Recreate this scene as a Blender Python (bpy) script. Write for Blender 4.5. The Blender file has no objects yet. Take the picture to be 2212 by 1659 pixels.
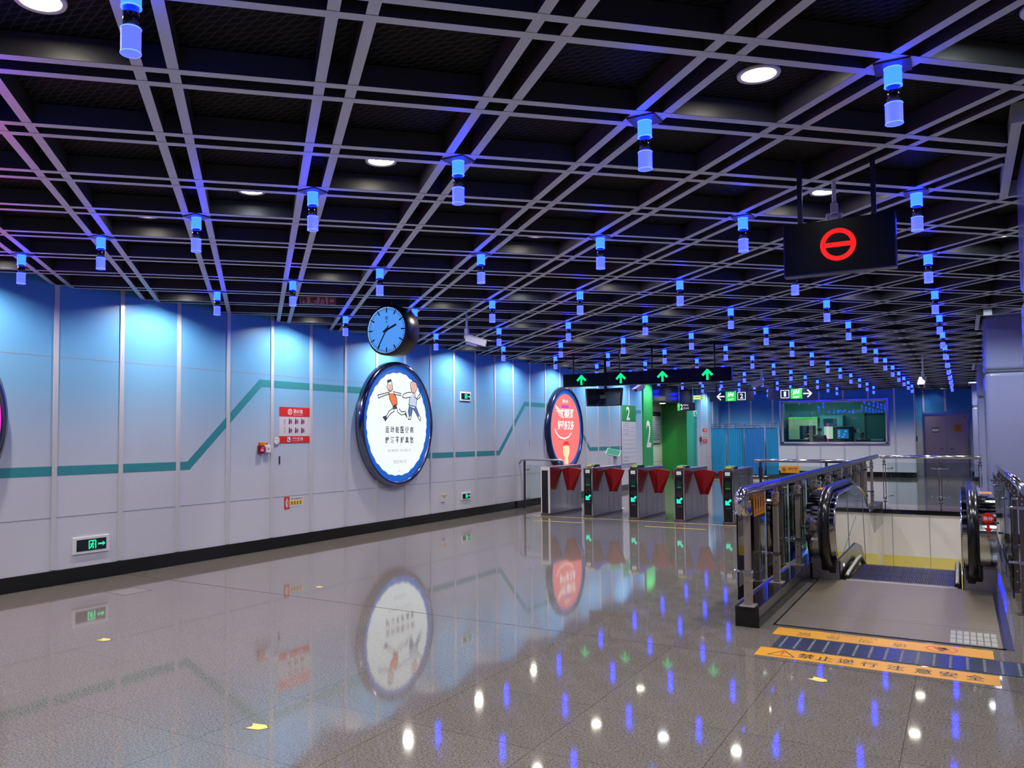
import bpy, bmesh, math, random
from mathutils import Vector, Matrix

random.seed(7)
S = bpy.context.scene
COL = S.collection
PI = math.pi
sin, cos = math.sin, math.cos

# ------------------------------------------------------------------ camera
F_PX, PITCH, ROLL, YAW, CAM_H = 1771.6, 0.0450, -0.0058, PI / 4 - 0.2224, 1.6
az = -YAW
FW = Vector((sin(az) * cos(PITCH), cos(az) * cos(PITCH), sin(PITCH)))
RT = Vector((cos(az), -sin(az), 0))
UP = RT.cross(FW)
ex = RT * cos(ROLL) + UP * sin(ROLL)
ey = UP * cos(ROLL) - RT * sin(ROLL)
cam = bpy.data.cameras.new('camera')
cam.sensor_fit = 'HORIZONTAL'
cam.sensor_width = 36
cam.lens = F_PX / 2212 * 36
cam.shift_x = (1106 - 957.3) / 2212
cam.shift_y = (863.98 - 829.5) / 2212
cam.clip_end = 200
camo = bpy.data.objects.new('camera', cam)
COL.objects.link(camo)
M = Matrix((ex, ey, -FW)).transposed().to_4x4()
M.translation = (0, 0, CAM_H)
camo.matrix_world = M
S.camera = camo

# ------------------------------------------------------------------ world, exposure
w = bpy.data.worlds.new('hall_ambient')
S.world = w
w.use_nodes = True
w.node_tree.nodes['Background'].inputs[0].default_value = (.55, .62, .9, 1)
w.node_tree.nodes['Background'].inputs[1].default_value = .06
S.view_settings.view_transform = 'Standard'
S.view_settings.look = 'None'
S.view_settings.gamma = 1
S.view_settings.use_curve_mapping = False
S.view_settings.exposure = 0
LAMP = 40.0          # downlight lens radiance
SPOT = 120.0          # downlight beam, watts
PEND = 22.0          # blue pendant radiance
try:
    S.cycles.max_bounces = 8
    S.cycles.sample_clamp_indirect = 6
    S.cycles.caustics_reflective = False
    S.cycles.caustics_refractive = False
except Exception:
    pass

# ------------------------------------------------------------------ materials
MATS = {}


def mat(name, col=(.5, .5, .5), rough=.5, metal=0., emit=None, es=1., spec=None, noise=0., nscale=20., bump=0.):
    if name in MATS:
        return MATS[name]
    m = bpy.data.materials.new(name)
    m.use_nodes = True
    nt = m.node_tree
    p = nt.nodes['Principled BSDF']
    p.inputs['Base Color'].default_value = (*col, 1)
    p.inputs['Roughness'].default_value = rough
    p.inputs['Metallic'].default_value = metal
    if spec is not None:
        p.inputs['Specular IOR Level'].default_value = spec
    if emit:
        p.inputs['Emission Color'].default_value = (*emit, 1)
        p.inputs['Emission Strength'].default_value = es
    if noise or bump:
        tc = nt.nodes.new('ShaderNodeTexCoord')
        n = nt.nodes.new('ShaderNodeTexNoise')
        n.inputs['Scale'].default_value = nscale
        n.inputs['Detail'].default_value = 6
        nt.links.new(tc.outputs['Object'], n.inputs['Vector'])
        if noise:
            mx = nt.nodes.new('ShaderNodeMix')
            mx.data_type = 'RGBA'
            mx.inputs[6].default_value = (*[c * (1 - noise) for c in col], 1)
            mx.inputs[7].default_value = (*[min(1, c * (1 + noise)) for c in col], 1)
            nt.links.new(n.outputs['Fac'], mx.inputs[0])
            nt.links.new(mx.outputs[2], p.inputs['Base Color'])
        if bump:
            b = nt.nodes.new('ShaderNodeBump')
            b.inputs['Strength'].default_value = bump
            b.inputs['Distance'].default_value = .01
            nt.links.new(n.outputs['Fac'], b.inputs['Height'])
            nt.links.new(b.outputs['Normal'], p.inputs['Normal'])
    MATS[name] = m
    return m


def emi(name, col, es=1.):
    return mat(name, (0.02, .02, .02), .6, 0, col, es, spec=.1)


def brushed(name, col, rough, axis='Z', metal=1.):
    """stainless steel with a fine brushed grain running along one axis"""
    if name in MATS:
        return MATS[name]
    m = mat(name, col, rough, metal)
    nt = m.node_tree
    p = nt.nodes['Principled BSDF']
    tc = nt.nodes.new('ShaderNodeTexCoord')
    mp = nt.nodes.new('ShaderNodeMapping')
    sc = {'X': (2, 150, 150), 'Y': (150, 2, 150), 'Z': (150, 150, 2)}[axis]
    mp.inputs['Scale'].default_value = sc
    n = nt.nodes.new('ShaderNodeTexNoise')
    n.inputs['Scale'].default_value = 1
    n.inputs['Detail'].default_value = 3
    mr = nt.nodes.new('ShaderNodeMapRange')
    mr.inputs['To Min'].default_value = rough * .75
    mr.inputs['To Max'].default_value = rough * 1.3
    nt.links.new(tc.outputs['Object'], mp.inputs['Vector'])
    nt.links.new(mp.outputs['Vector'], n.inputs['Vector'])
    nt.links.new(n.outputs['Fac'], mr.inputs['Value'])
    nt.links.new(mr.outputs['Result'], p.inputs['Roughness'])
    return m


def glass(name, tint=(.8, .95, .9), alpha=.12, rough=.02):
    """thin clear pane: mostly see-through, with a surface reflection"""
    if name in MATS:
        return MATS[name]
    m = bpy.data.materials.new(name)
    m.use_nodes = True
    nt = m.node_tree
    nt.nodes.remove(nt.nodes['Principled BSDF'])
    out = nt.nodes['Material Output']
    tr = nt.nodes.new('ShaderNodeBsdfTransparent')
    tr.inputs[0].default_value = (*tint, 1)
    gl = nt.nodes.new('ShaderNodeBsdfGlossy')
    gl.inputs['Roughness'].default_value = rough
    fr = nt.nodes.new('ShaderNodeFresnel')
    fr.inputs[0].default_value = 1.5
    mr = nt.nodes.new('ShaderNodeMath')
    mr.operation = 'MULTIPLY_ADD'
    mr.inputs[1].default_value = 1.0
    mr.inputs[2].default_value = alpha * .3
    mx = nt.nodes.new('ShaderNodeMixShader')
    nt.links.new(fr.outputs[0], mr.inputs[0])
    nt.links.new(mr.outputs[0], mx.inputs[0])
    nt.links.new(tr.outputs[0], mx.inputs[1])
    nt.links.new(gl.outputs[0], mx.inputs[2])
    nt.links.new(mx.outputs[0], out.inputs[0])
    MATS[name] = m
    return m


def floor_mat():
    m = mat('polished_granite', (.4, .4, .4), .07)
    nt = m.node_tree
    p = nt.nodes['Principled BSDF']
    L = nt.links.new
    tc = nt.nodes.new('ShaderNodeTexCoord')
    n1 = nt.nodes.new('ShaderNodeTexNoise')
    n1.inputs['Scale'].default_value = 90
    n1.inputs['Detail'].default_value = 4
    n1.inputs['Roughness'].default_value = .8
    n2 = nt.nodes.new('ShaderNodeTexVoronoi')
    n2.inputs['Scale'].default_value = 130
    n3 = nt.nodes.new('ShaderNodeTexNoise')
    n3.inputs['Scale'].default_value = .9
    for n in (n1, n2, n3):
        L(tc.outputs['Object'], n.inputs['Vector'])
    r = nt.nodes.new('ShaderNodeValToRGB')
    r.color_ramp.elements[0].position = .36
    r.color_ramp.elements[0].color = (.075, .068, .064, 1)
    r.color_ramp.elements[1].position = .64
    r.color_ramp.elements[1].color = (.30, .27, .245, 1)
    L(n1.outputs['Fac'], r.inputs[0])
    mx = nt.nodes.new('ShaderNodeMix')
    mx.data_type = 'RGBA'
    mx.blend_type = 'MULTIPLY'
    mx.inputs[0].default_value = .5
    L(r.outputs[0], mx.inputs[6])
    r2 = nt.nodes.new('ShaderNodeValToRGB')
    r2.color_ramp.elements[0].color = (.55, .55, .55, 1)
    r2.color_ramp.elements[1].color = (1, 1, 1, 1)
    L(n2.outputs['Color'], r2.inputs[0])
    L(r2.outputs[0], mx.inputs[7])
    # tile joints every 0.8 m
    br = nt.nodes.new('ShaderNodeTexBrick')
    br.offset = 0
    br.inputs['Scale'].default_value = 1
    br.inputs['Brick Width'].default_value = .8
    br.inputs['Row Height'].default_value = .8
    br.inputs['Mortar Size'].default_value = .002
    br.inputs['Mortar Smooth'].default_value = .3
    br.inputs['Color1'].default_value = (1, 1, 1, 1)
    br.inputs['Color2'].default_value = (.92, .92, .92, 1)
    br.inputs['Mortar'].default_value = (.35, .33, .3, 1)
    mp = nt.nodes.new('ShaderNodeMapping')
    mp.inputs['Location'].default_value = (.3, .15, 0)
    L(tc.outputs['Object'], mp.inputs['Vector'])
    L(mp.outputs[0], br.inputs['Vector'])
    mx2 = nt.nodes.new('ShaderNodeMix')
    mx2.data_type = 'RGBA'
    mx2.blend_type = 'MULTIPLY'
    mx2.inputs[0].default_value = 1
    L(mx.outputs[2], mx2.inputs[6])
    L(br.outputs['Color'], mx2.inputs[7])
    L(mx2.outputs[2], p.inputs['Base Color'])
    mr = nt.nodes.new('ShaderNodeMapRange')
    mr.inputs['To Min'].default_value = .03
    mr.inputs['To Max'].default_value = .06
    L(n3.outputs['Fac'], mr.inputs['Value'])
    L(mr.outputs[0], p.inputs['Roughness'])
    p.inputs['IOR'].default_value = 1.62
    return m


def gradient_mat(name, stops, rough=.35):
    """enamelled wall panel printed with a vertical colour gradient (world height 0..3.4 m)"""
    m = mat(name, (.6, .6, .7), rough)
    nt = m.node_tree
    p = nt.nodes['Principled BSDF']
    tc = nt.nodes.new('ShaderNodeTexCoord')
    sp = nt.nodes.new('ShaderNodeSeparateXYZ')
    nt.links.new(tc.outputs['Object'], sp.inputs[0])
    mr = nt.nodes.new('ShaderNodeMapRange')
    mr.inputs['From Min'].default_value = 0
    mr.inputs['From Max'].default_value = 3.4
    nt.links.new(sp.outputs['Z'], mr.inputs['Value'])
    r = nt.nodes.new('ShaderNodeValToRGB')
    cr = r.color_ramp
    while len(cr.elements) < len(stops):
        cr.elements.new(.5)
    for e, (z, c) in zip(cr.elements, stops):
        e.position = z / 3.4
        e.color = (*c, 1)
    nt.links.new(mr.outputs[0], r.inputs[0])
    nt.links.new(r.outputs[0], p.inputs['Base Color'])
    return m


def mesh_ceiling_mat():
    """black expanded-metal panel: diamond strands over a dark void"""
    m = mat('expanded_metal_mesh', (.004, .004, .005), .7)
    nt = m.node_tree
    p = nt.nodes['Principled BSDF']
    L = nt.links.new
    tc = nt.nodes.new('ShaderNodeTexCoord')
    outs = []
    for ang in (.30, -.30):
        mp = nt.nodes.new('ShaderNodeMapping')
        mp.inputs['Rotation'].default_value = (0, 0, PI / 2 + ang)
        wv = nt.nodes.new('ShaderNodeTexWave')
        wv.inputs['Scale'].default_value = 7.5
        wv.inputs['Distortion'].default_value = 0
        L(tc.outputs['Object'], mp.inputs['Vector'])
        L(mp.outputs[0], wv.inputs['Vector'])
        g = nt.nodes.new('ShaderNodeMath')
        g.operation = 'GREATER_THAN'
        g.inputs[1].default_value = .93
        L(wv.outputs['Fac'], g.inputs[0])
        outs.append(g)
    mxm = nt.nodes.new('ShaderNodeMath')
    mxm.operation = 'MAXIMUM'
    L(outs[0].outputs[0], mxm.inputs[0])
    L(outs[1].outputs[0], mxm.inputs[1])
    mx = nt.nodes.new('ShaderNodeMix')
    mx.data_type = 'RGBA'
    mx.inputs[6].default_value = (.002, .002, .003, 1)
    mx.inputs[7].default_value = (.026, .025, .03, 1)
    L(mxm.outputs[0], mx.inputs[0])
    L(mx.outputs[2], p.inputs['Base Color'])
    p.inputs['Specular IOR Level'].default_value = .1
    return m


# ------------------------------------------------------------------ mesh builder
class MB:
    def __init__(self):
        self.bm = bmesh.new()
        self.mi = 0

    def _mark(self, faces, smooth=False):
        for f in faces:
            f.material_index = self.mi
            f.smooth = smooth

    def box(self, x0, x1, y0, y1, z0, z1, mx=None):
        vs = [Vector((x, y, z)) for x in (x0, x1) for y in (y0, y1) for z in (z0, z1)]
        if mx is not None:
            vs = [mx @ v for v in vs]
        v = [self.bm.verts.new(p) for p in vs]
        idx = [(0, 1, 3, 2), (4, 6, 7, 5), (0, 4, 5, 1), (2, 3, 7, 6), (0, 2, 6, 4), (1, 5, 7, 3)]
        self._mark([self.bm.faces.new([v[i] for i in q]) for q in idx])
        return self

    def poly(self, pts):
        f = self.bm.faces.new([self.bm.verts.new(p) for p in pts])
        self._mark([f])
        return self

    def prism(self, pts, vec, smooth=False):
        vec = Vector(vec)
        a = [self.bm.verts.new(Vector(p)) for p in pts]
        b = [self.bm.verts.new(Vector(p) + vec) for p in pts]
        n = len(a)
        self._mark([self.bm.faces.new(a[::-1]), self.bm.faces.new(b)])
        self._mark([self.bm.faces.new((a[i], a[(i + 1) % n], b[(i + 1) % n], b[i])) for i in range(n)], smooth)
        return self

    def tube(self, pts, r, seg=10, cap=True, smooth=True):
        pts = [Vector(p) for p in pts]
        rs = r if isinstance(r, (list, tuple)) else [r] * len(pts)
        rings = []
        n0 = None
        for i, p in enumerate(pts):
            t = (pts[min(i + 1, len(pts) - 1)] - pts[max(i - 1, 0)]).normalized()
            if n0 is None:
                ref = Vector((0, 0, 1)) if abs(t.z) < .9 else Vector((1, 0, 0))
                n0 = t.cross(ref).normalized()
            else:
                n0 = (n0 - t * n0.dot(t)).normalized()
            b = t.cross(n0)
            rings.append([self.bm.verts.new(p + (n0 * cos(2 * PI * k / seg) + b * sin(2 * PI * k / seg)) * rs[i]) for k in range(seg)])
        fs = []
        for a, b in zip(rings, rings[1:]):
            for k in range(seg):
                fs.append(self.bm.faces.new((a[k], a[(k + 1) % seg], b[(k + 1) % seg], b[k])))
        self._mark(fs, smooth)
        if cap:
            self._mark([self.bm.faces.new(rings[0][::-1]), self.bm.faces.new(rings[-1])])
        return self

    def cyl(self, p0, p1, r, seg=16, r2=None):
        return self.tube([p0, p1], [r, r if r2 is None else r2], seg)

    def lathe(self, prof, seg=24, mx=None, smooth=True):
        """prof: (radius, height) pairs around local z"""
        mx = mx or Matrix()
        rings = []
        for r, z in prof:
            if r < 1e-6:
                rings.append([self.bm.verts.new(mx @ Vector((0, 0, z)))])
            else:
                rings.append([self.bm.verts.new(mx @ Vector((r * cos(2 * PI * k / seg), r * sin(2 * PI * k / seg), z))) for k in range(seg)])
        fs = []
        for a, b in zip(rings, rings[1:]):
            for k in range(seg):
                k2 = (k + 1) % seg
                if len(a) == 1 and len(b) == 1:
                    continue
                if len(a) == 1:
                    fs.append(self.bm.faces.new((a[0], b[k], b[k2])))
                elif len(b) == 1:
                    fs.append(self.bm.faces.new((a[k], b[0], a[k2])))
                else:
                    fs.append(self.bm.faces.new((a[k], b[k], b[k2], a[k2])))
        self._mark(fs, smooth)
        return self

    def mesh(self, me, mx):
        vs = [self.bm.verts.new(mx @ v.co) for v in me.vertices]
        fs = []
        for p in me.polygons:
            try:
                fs.append(self.bm.faces.new([vs[i] for i in p.vertices]))
            except ValueError:
                pass
        self._mark(fs)
        return self

    def build(self, name, mats, parent=None, bevel=0, seg=2, fix=True):
        if fix:
            bmesh.ops.recalc_face_normals(self.bm, faces=self.bm.faces[:])
        me = bpy.data.meshes.new(name)
        self.bm.to_mesh(me)
        self.bm.free()
        for m in (mats if isinstance(mats, (list, tuple)) else [mats]):
            me.materials.append(m)
        o = bpy.data.objects.new(name, me)
        COL.objects.link(o)
        if parent is not None:
            o.parent = parent
            o.matrix_parent_inverse = world_of(parent).inverted()
        if bevel:
            b = o.modifiers.new('bevel', 'BEVEL')
            b.width = bevel
            b.segments = seg
            b.limit_method = 'ANGLE'
        return o


def world_of(o):
    m = Matrix.LocRotScale(o.location, o.rotation_euler, o.scale)
    if o.parent is not None:
        return world_of(o.parent) @ o.matrix_parent_inverse @ m
    return m


def thing(name, label, cat, loc=(0, 0, 0), group=None):
    o = bpy.data.objects.new(name, None)
    o.empty_display_size = .1
    COL.objects.link(o)
    o.location = loc
    return tag(o, label, cat, group)


def tag(o, label, cat, group=None, kind=None):
    o['label'] = label
    o['category'] = cat
    if group:
        o['group'] = group
    if kind:
        o['kind'] = kind
    return o


def struct(o, label=None):
    o['kind'] = 'structure'
    if label:
        o['label'] = label
    return o


def plab(o, label):
    o['label'] = label
    return o


def copy_tree(o, parent=None):
    c = o.copy()
    COL.objects.link(c)
    if parent is not None:
        c.parent = parent
        c.matrix_parent_inverse = o.matrix_parent_inverse.copy()
    for ch in [x for x in CHILD.get(o, [])]:
        copy_tree(ch, c)
    return c


CHILD = {}


def index_children():
    CHILD.clear()
    for o in bpy.data.objects:
        if o.parent:
            CHILD.setdefault(o.parent, []).append(o)


def place(o, loc, rz=0):
    o.location = loc
    o.rotation_euler = (0, 0, rz)


_txt = {}


def text_mesh(s, bold=0.):
    k = (s, bold)
    if k not in _txt:
        c = bpy.data.curves.new('lettering', 'FONT')
        c.body = s
        c.size = 1
        c.resolution_u = 2
        c.offset = bold
        o = bpy.data.objects.new('lettering', c)
        COL.objects.link(o)
        dg = bpy.context.evaluated_depsgraph_get()
        me = bpy.data.meshes.new_from_object(o.evaluated_get(dg))
        bpy.data.objects.remove(o)
        bpy.data.curves.remove(c)
        xs = [v.co.x for v in me.vertices]
        ys = [v.co.y for v in me.vertices]
        me.transform(Matrix.Translation((-(min(xs) + max(xs)) / 2, -(min(ys) + max(ys)) / 2, 0)))
        _txt[k] = (me, max(xs) - min(xs), max(ys) - min(ys))
    return _txt[k]


class Frame:
    """a flat board in space: u to the right, v up, n towards the viewer"""

    def __init__(self, o, u, v):
        u, v = Vector(u).normalized(), Vector(v).normalized()
        n = u.cross(v)
        self.m = Matrix((u, v, n)).transposed().to_4x4()
        self.m.translation = Vector(o)

    def pt(self, x, y, d=0.):
        return self.m @ Vector((x, y, d))

    def plate(self, mb, x0, x1, y0, y1, d0, d1):
        mb.box(x0, x1, y0, y1, d0, d1, self.m)
        return mb

    def shape(self, mb, pts, d0, d1):
        mb.prism([self.pt(x, y, d0) for x, y in pts], self.m.to_3x3() @ Vector((0, 0, d1 - d0)))
        return mb

    def text(self, mb, s, x, y, d, w=None, h=None, bold=0.):
        me, tw, th = text_mesh(s, bold)
        sx = w / tw if w else h / th
        sy = h / th if h else w / tw
        mb.mesh(me, self.m @ Matrix.Translation((x, y, d)) @ Matrix.Diagonal((sx, sy, 1, 1)))
        return mb

    def stroke(self, mb, pts, wd, d0, d1):
        for (xa, ya), (xb, yb) in zip(pts, pts[1:]):
            l = math.hypot(xb - xa, yb - ya) or 1e-6
            ux, uy = (xb - xa) / l, (yb - ya) / l
            px, py = -uy * wd / 2, ux * wd / 2
            e = wd * .25
            self.shape(mb, [(xa - ux * e + px, ya - uy * e + py), (xa - ux * e - px, ya - uy * e - py), (xb + ux * e - px, yb + uy * e - py), (xb + ux * e + px, yb + uy * e + py)], d0, d1)
        return mb

    def ring(self, mb, cx, cy, ro, ri, d0, d1, seg=40, sx=1., sy=1.):
        for k in range(seg):
            a, b = 2 * PI * k / seg, 2 * PI * (k + 1) / seg
            self.shape(mb, [(cx + ro * cos(a) * sx, cy + ro * sin(a) * sy), (cx + ro * cos(b) * sx, cy + ro * sin(b) * sy), (cx + ri * cos(b) * sx, cy + ri * sin(b) * sy), (cx + ri * cos(a) * sx, cy + ri * sin(a) * sy)], d0, d1)
        return mb

    def disc(self, mb, cx, cy, r, d0, d1, seg=48, sy=1.):
        return self.shape(mb, [(cx + r * cos(2 * PI * k / seg), cy + r * sy * sin(2 * PI * k / seg)) for k in range(seg)], d0, d1)


def facing_cam(x, y, z):      # board facing -Y (towards the entrance side)
    return Frame((x, y, z), (1, 0, 0), (0, 0, 1))


def on_left_wall(y, z, x=None):     # board on the left wall, facing +X
    return Frame((WX if x is None else x, y, z), (0, 1, 0), (0, 0, 1))


ORD = ['first', 'second', 'third', 'fourth', 'fifth', 'sixth', 'seventh', 'eighth', 'ninth', 'tenth', 'eleventh', 'twelfth', 'thirteenth', 'fourteenth', 'fifteenth', 'sixteenth', 'seventeenth', 'eighteenth', 'nineteenth', 'twentieth', 'twenty-first', 'twenty-second', 'twenty-third', 'twenty-fourth']

# ================================================================== the setting
WX, HZ, BY = -8.43, 3.30, 35.0          # left wall plane, underside of the ceiling grid, far wall plane
GO = Vector((-3.154, 2.495, 0))          # one node of the ceiling grid
GA = Vector((.5868, .5868, 0))
GB = Vector((-.5868, .5868, 0))

STEEL = brushed('brushed_stainless', (.56, .56, .58), .28, 'Z')
STEEL_Y = brushed('brushed_stainless_lengthwise', (.56, .55, .55), .22, 'Y')
CHROME = mat('polished_stainless', (.62, .62, .64), .1, 1)
BRONZE = mat('dull_brown_steel', (.33, .285, .27), .38, .55)
ALU = mat('grey_aluminium', (.50, .55, .66), .42, .3)
SHADESIDE = mat('shade_toned_channel_side', (.032, .032, .036), .4)  # same grey channels, with the shade on their sides put into the colour
BLACK = mat('black_paint', (.006, .006, .008), .45)
GLOSSBLACK = mat('gloss_black', (.006, .006, .009), .08)
STONE = mat('black_stone', (.008, .008, .009), .12, noise=.4, nscale=60)
WHITE = mat('white_enamel', (.72, .72, .75), .35)
DARKSEAM = mat('dark_joint', (.09, .1, .13), .6)
TEAL = mat('teal_stripe_print', (.035, .25, .30), .4)
YELLOW = mat('yellow_vinyl', (.66, .30, .006), .4, noise=.08, nscale=8)
YTAPE = mat('worn_yellow_tape', (.62, .40, .06), .45, noise=.25, nscale=25)
RED = mat('red_print', (.66, .02, .015), .45)
INK = mat('black_ink', (.01, .01, .012), .5)
WPRINT = mat('white_print', (.82, .82, .84), .45)
GREY = mat('grey_plastic', (.32, .33, .36), .4)
NAVY = mat('dark_navy_panel', (.008, .009, .022), .25)
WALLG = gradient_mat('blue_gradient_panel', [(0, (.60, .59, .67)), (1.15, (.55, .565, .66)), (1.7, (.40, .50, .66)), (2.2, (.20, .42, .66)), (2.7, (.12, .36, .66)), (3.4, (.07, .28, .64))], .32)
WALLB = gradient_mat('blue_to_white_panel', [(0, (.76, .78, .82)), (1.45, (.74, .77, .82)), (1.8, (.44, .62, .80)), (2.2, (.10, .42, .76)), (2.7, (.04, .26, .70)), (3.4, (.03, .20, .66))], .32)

fl = MB()
fl.box(-12, 8, -8, 10.1, -.3, 0).box(-12, 8, 20.0, 42, -.3, 0).box(-12, -1.47, 10.1, 20.0, -.3, 0).box(.27, 8, 10.1, 20.0, -.3, 0)
floor = struct(fl.build('floor', floor_mat()))

c = MB()
c.box(WX - .02, 6, -8, BY + 2, 3.415, 3.47)
struct(c.build('ceiling', mesh_ceiling_mat()))
# the grid of paired aluminium channels hung under it, at 45 degrees to the hall
tr = MB()
ga, gb = GA.normalized(), GB.normalized()
PITCHG = GA.length


def clip_line(p, d):
    lo, hi = -80., 80.
    for q, dd, a, b in ((p.x, d.x, WX, 6.), (p.y, d.y, -6., BY + 1.8)):
        t0, t1 = (a - q) / dd, (b - q) / dd
        lo, hi = max(lo, min(t0, t1)), min(hi, max(t0, t1))
    return lo, hi


COLS = [(.37, 1.35, 5.95, 6.90), (.32, 1.3, 14.6, 15.75), (.37, 1.35, 24.5, 25.6), (.33, 1.3, 33.2, 34.2)]
FRAMES = [(x0 - .09, x1 + .1, y0 - .55, y1 + .22) for x0, x1, y0, y1 in COLS]


def spans(p, d, lo, hi):
    """cut a beam where it would cross the framed openings round the columns"""
    cuts = []
    for x0, x1, y0, y1 in FRAMES:
        a, b = -1e9, 1e9
        for q, dd, u, v in ((p.x, d.x, x0, x1), (p.y, d.y, y0, y1)):
            t0, t1 = (u - q) / dd, (v - q) / dd
            a, b = max(a, min(t0, t1)), min(b, max(t0, t1))
        if a < b:
            cuts.append((a, b))
    out, cur = [], lo
    for a, b in sorted(cuts):
        if a > cur and a < hi:
            out.append((cur, a))
        cur = max(cur, b)
    if cur < hi:
        out.append((cur, hi))
    return out


for d, e, h in ((ga, gb, .0), (gb, ga, .0015)):
    for k in range(-45, 70):
        for s in (-.078, .078):
            p = GO + e * (k * PITCHG + s)
            lo, hi = clip_line(p, d)
            if hi - lo < .1:
                continue
            for u0, u1 in spans(p, d, lo, hi):
                a, b = p + d * u0, p + d * u1
                off = e * .026
                q = [a - off, a + off, b + off, b - off]
                tr.mi = 1
                tr.prism([(v.x, v.y, HZ + h + .002) for v in q], (0, 0, .108))
                tr.mi = 0
                tr.poly([(v.x, v.y, HZ + h) for v in q])
struct(tr.build('trim_1', [ALU, SHADESIDE]), 'grid of paired grey aluminium ceiling channels')
# plain frames round the column openings
tf = MB()
for x0, x1, y0, y1 in FRAMES:
    for a in ((x0, x0 + .05, y0, y1), (x1 - .05, x1, y0, y1), (x0 + .05, x1 - .05, y0, y0 + .05), (x0 + .05, x1 - .05, y1 - .05, y1)):
        tf.box(a[0], a[1], a[2], a[3], HZ - .004, HZ + .11)
struct(tf.build('trim_2', ALU), 'grey frames in the ceiling round the columns')

# left wall: panels, lintel over the green passage, then panels again
wl = MB()
wl.box(WX - .1, WX, -7, 25.0, 0, 3.46)
wl.box(WX - .1, WX, 31.2, BY + .1, 0, 3.46)
struct(wl.build('wall_left', WALLG))
mu = MB()
y = 5.35 - .84 * 14
MULL = []
while y < 24.6:
    MULL.append(y)
    y += .84
MULL += [31.9, 32.75, 33.6, 34.4]
for y in MULL:
    mu.box(WX, WX + .012, y - .03, y + .03, .17, 3.40)
struct(mu.build('trim_3', mat('silver_white_strip', (.62, .62, .66), .3, .2), bevel=.003), 'pale vertical strips between the wall panels')
se = MB()
for a, b in zip(MULL, MULL[1:]):
    if b - a < 1:
        for z in (2.51, .74):
            se.box(WX - .001, WX + .0015, a + .03, b - .03, z - .004, z + .004)
struct(se.build('trim_4', mat('grey_joint', (.25, .28, .36), .6)), 'fine joints between upper and lower wall panels')
bb = MB()
bb.box(WX, WX + .02, -7, 25.0, 0, .165)
bb.box(WX, WX + .02, 31.2, BY, 0, .165)
struct(bb.build('baseboard_left', STONE, bevel=.003))
# the teal line printed along the wall
sb = MB()
SEQ = [(-4.5, 2.41), (-2.9, 2.41), (-1.6, 1.25), (7.2, 1.25), (8.48, 2.38), (11.0, 2.38), (12.3, 1.25), (15.6, 1.25), (16.85, 2.34), (19.4, 2.34), (20.7, 1.25), (23.2, 1.25), (24.5, 2.34), (24.9, 2.34)]
HW = .052


def offs(i, s):
    a = Vector(SEQ[i])
    d0 = (a - Vector(SEQ[i - 1])).normalized() if i else (Vector(SEQ[1]) - a).normalized()
    d1 = (Vector(SEQ[i + 1]) - a).normalized() if i < len(SEQ) - 1 else d0
    n0, n1 = Vector((-d0.y, d0.x)), Vector((-d1.y, d1.x))
    n = (n0 + n1).normalized()
    r = a + n * (s * HW / max(.3, n.dot(n0)))
    return r


for i in range(len(SEQ) - 1):
    p = [offs(i, 1), offs(i, -1), offs(i + 1, -1), offs(i + 1, 1)]
    sb.prism([(WX - .002, q.x, q.y) for q in p], (.0035, 0, 0))
struct(sb.build('trim_5', TEAL), 'teal zigzag line printed along the left wall')

# far wall with the control-room window, recess with the double door
WIN = (-6.08, -2.36, 1.27, 2.90)
wb = MB()
wb.box(WX, WIN[0], BY, BY + .12, 0, 3.46)
wb.box(WIN[1], -1.45, BY, BY + .12, 0, 3.46)
wb.box(WIN[0], WIN[1], BY, BY + .12, 0, WIN[2])
wb.box(WIN[0], WIN[1], BY, BY + .12, WIN[3], 3.46)
wb.box(-1.57, -1.45, BY + .12, 36.8, 0, 3.46)
wb.box(-1.57, -1.25, 36.8, 36.9, 0, 3.46)
wb.box(.27, 8, 36.8, 36.9, 0, 3.46)
wb.box(-1.25, .27, 36.8, 36.9, 2.40, 3.46)
struct(wb.build('wall_back', WALLB))
mb = MB()
for x in (-8.1, -7.24, -6.4, -5.53, -4.68, -3.83, -2.97, -2.1):
    for z0, z1 in (((.19, 3.4),) if not WIN[0] < x < WIN[1] else ((.19, WIN[2] - .06), (WIN[3] + .06, 3.4))):
        mb.box(x - .03, x + .03, BY - .012, BY, z0, z1)
for x in (-.5,):
    mb.box(x - .035, x + .035, 36.788, 36.8, 2.46, 3.4)
mb.box(-1.47, -1.43, BY - .015, BY + .02, 0, 3.4)
mb.box(-1.25, -1.19, 36.788, 36.8, 2.46, 3.4)
struct(mb.build('trim_6', MATS['silver_white_strip']), 'pale vertical strips on the far wall')
bk = MB()
bk.box(WX, -1.43, BY - .02, BY, 0, .185)
bk.box(-1.45, -1.43, BY, 36.8, 0, .185)
bk.box(.30, 8, 36.78, 36.8, 0, .185)
struct(bk.build('baseboard_back', STONE))
# right-hand wall, beyond the row of columns
wr = MB()
wr.box(6, 6.1, -7, 37, 0, 3.46)
struct(wr.build('wall_right', WALLG))

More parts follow.
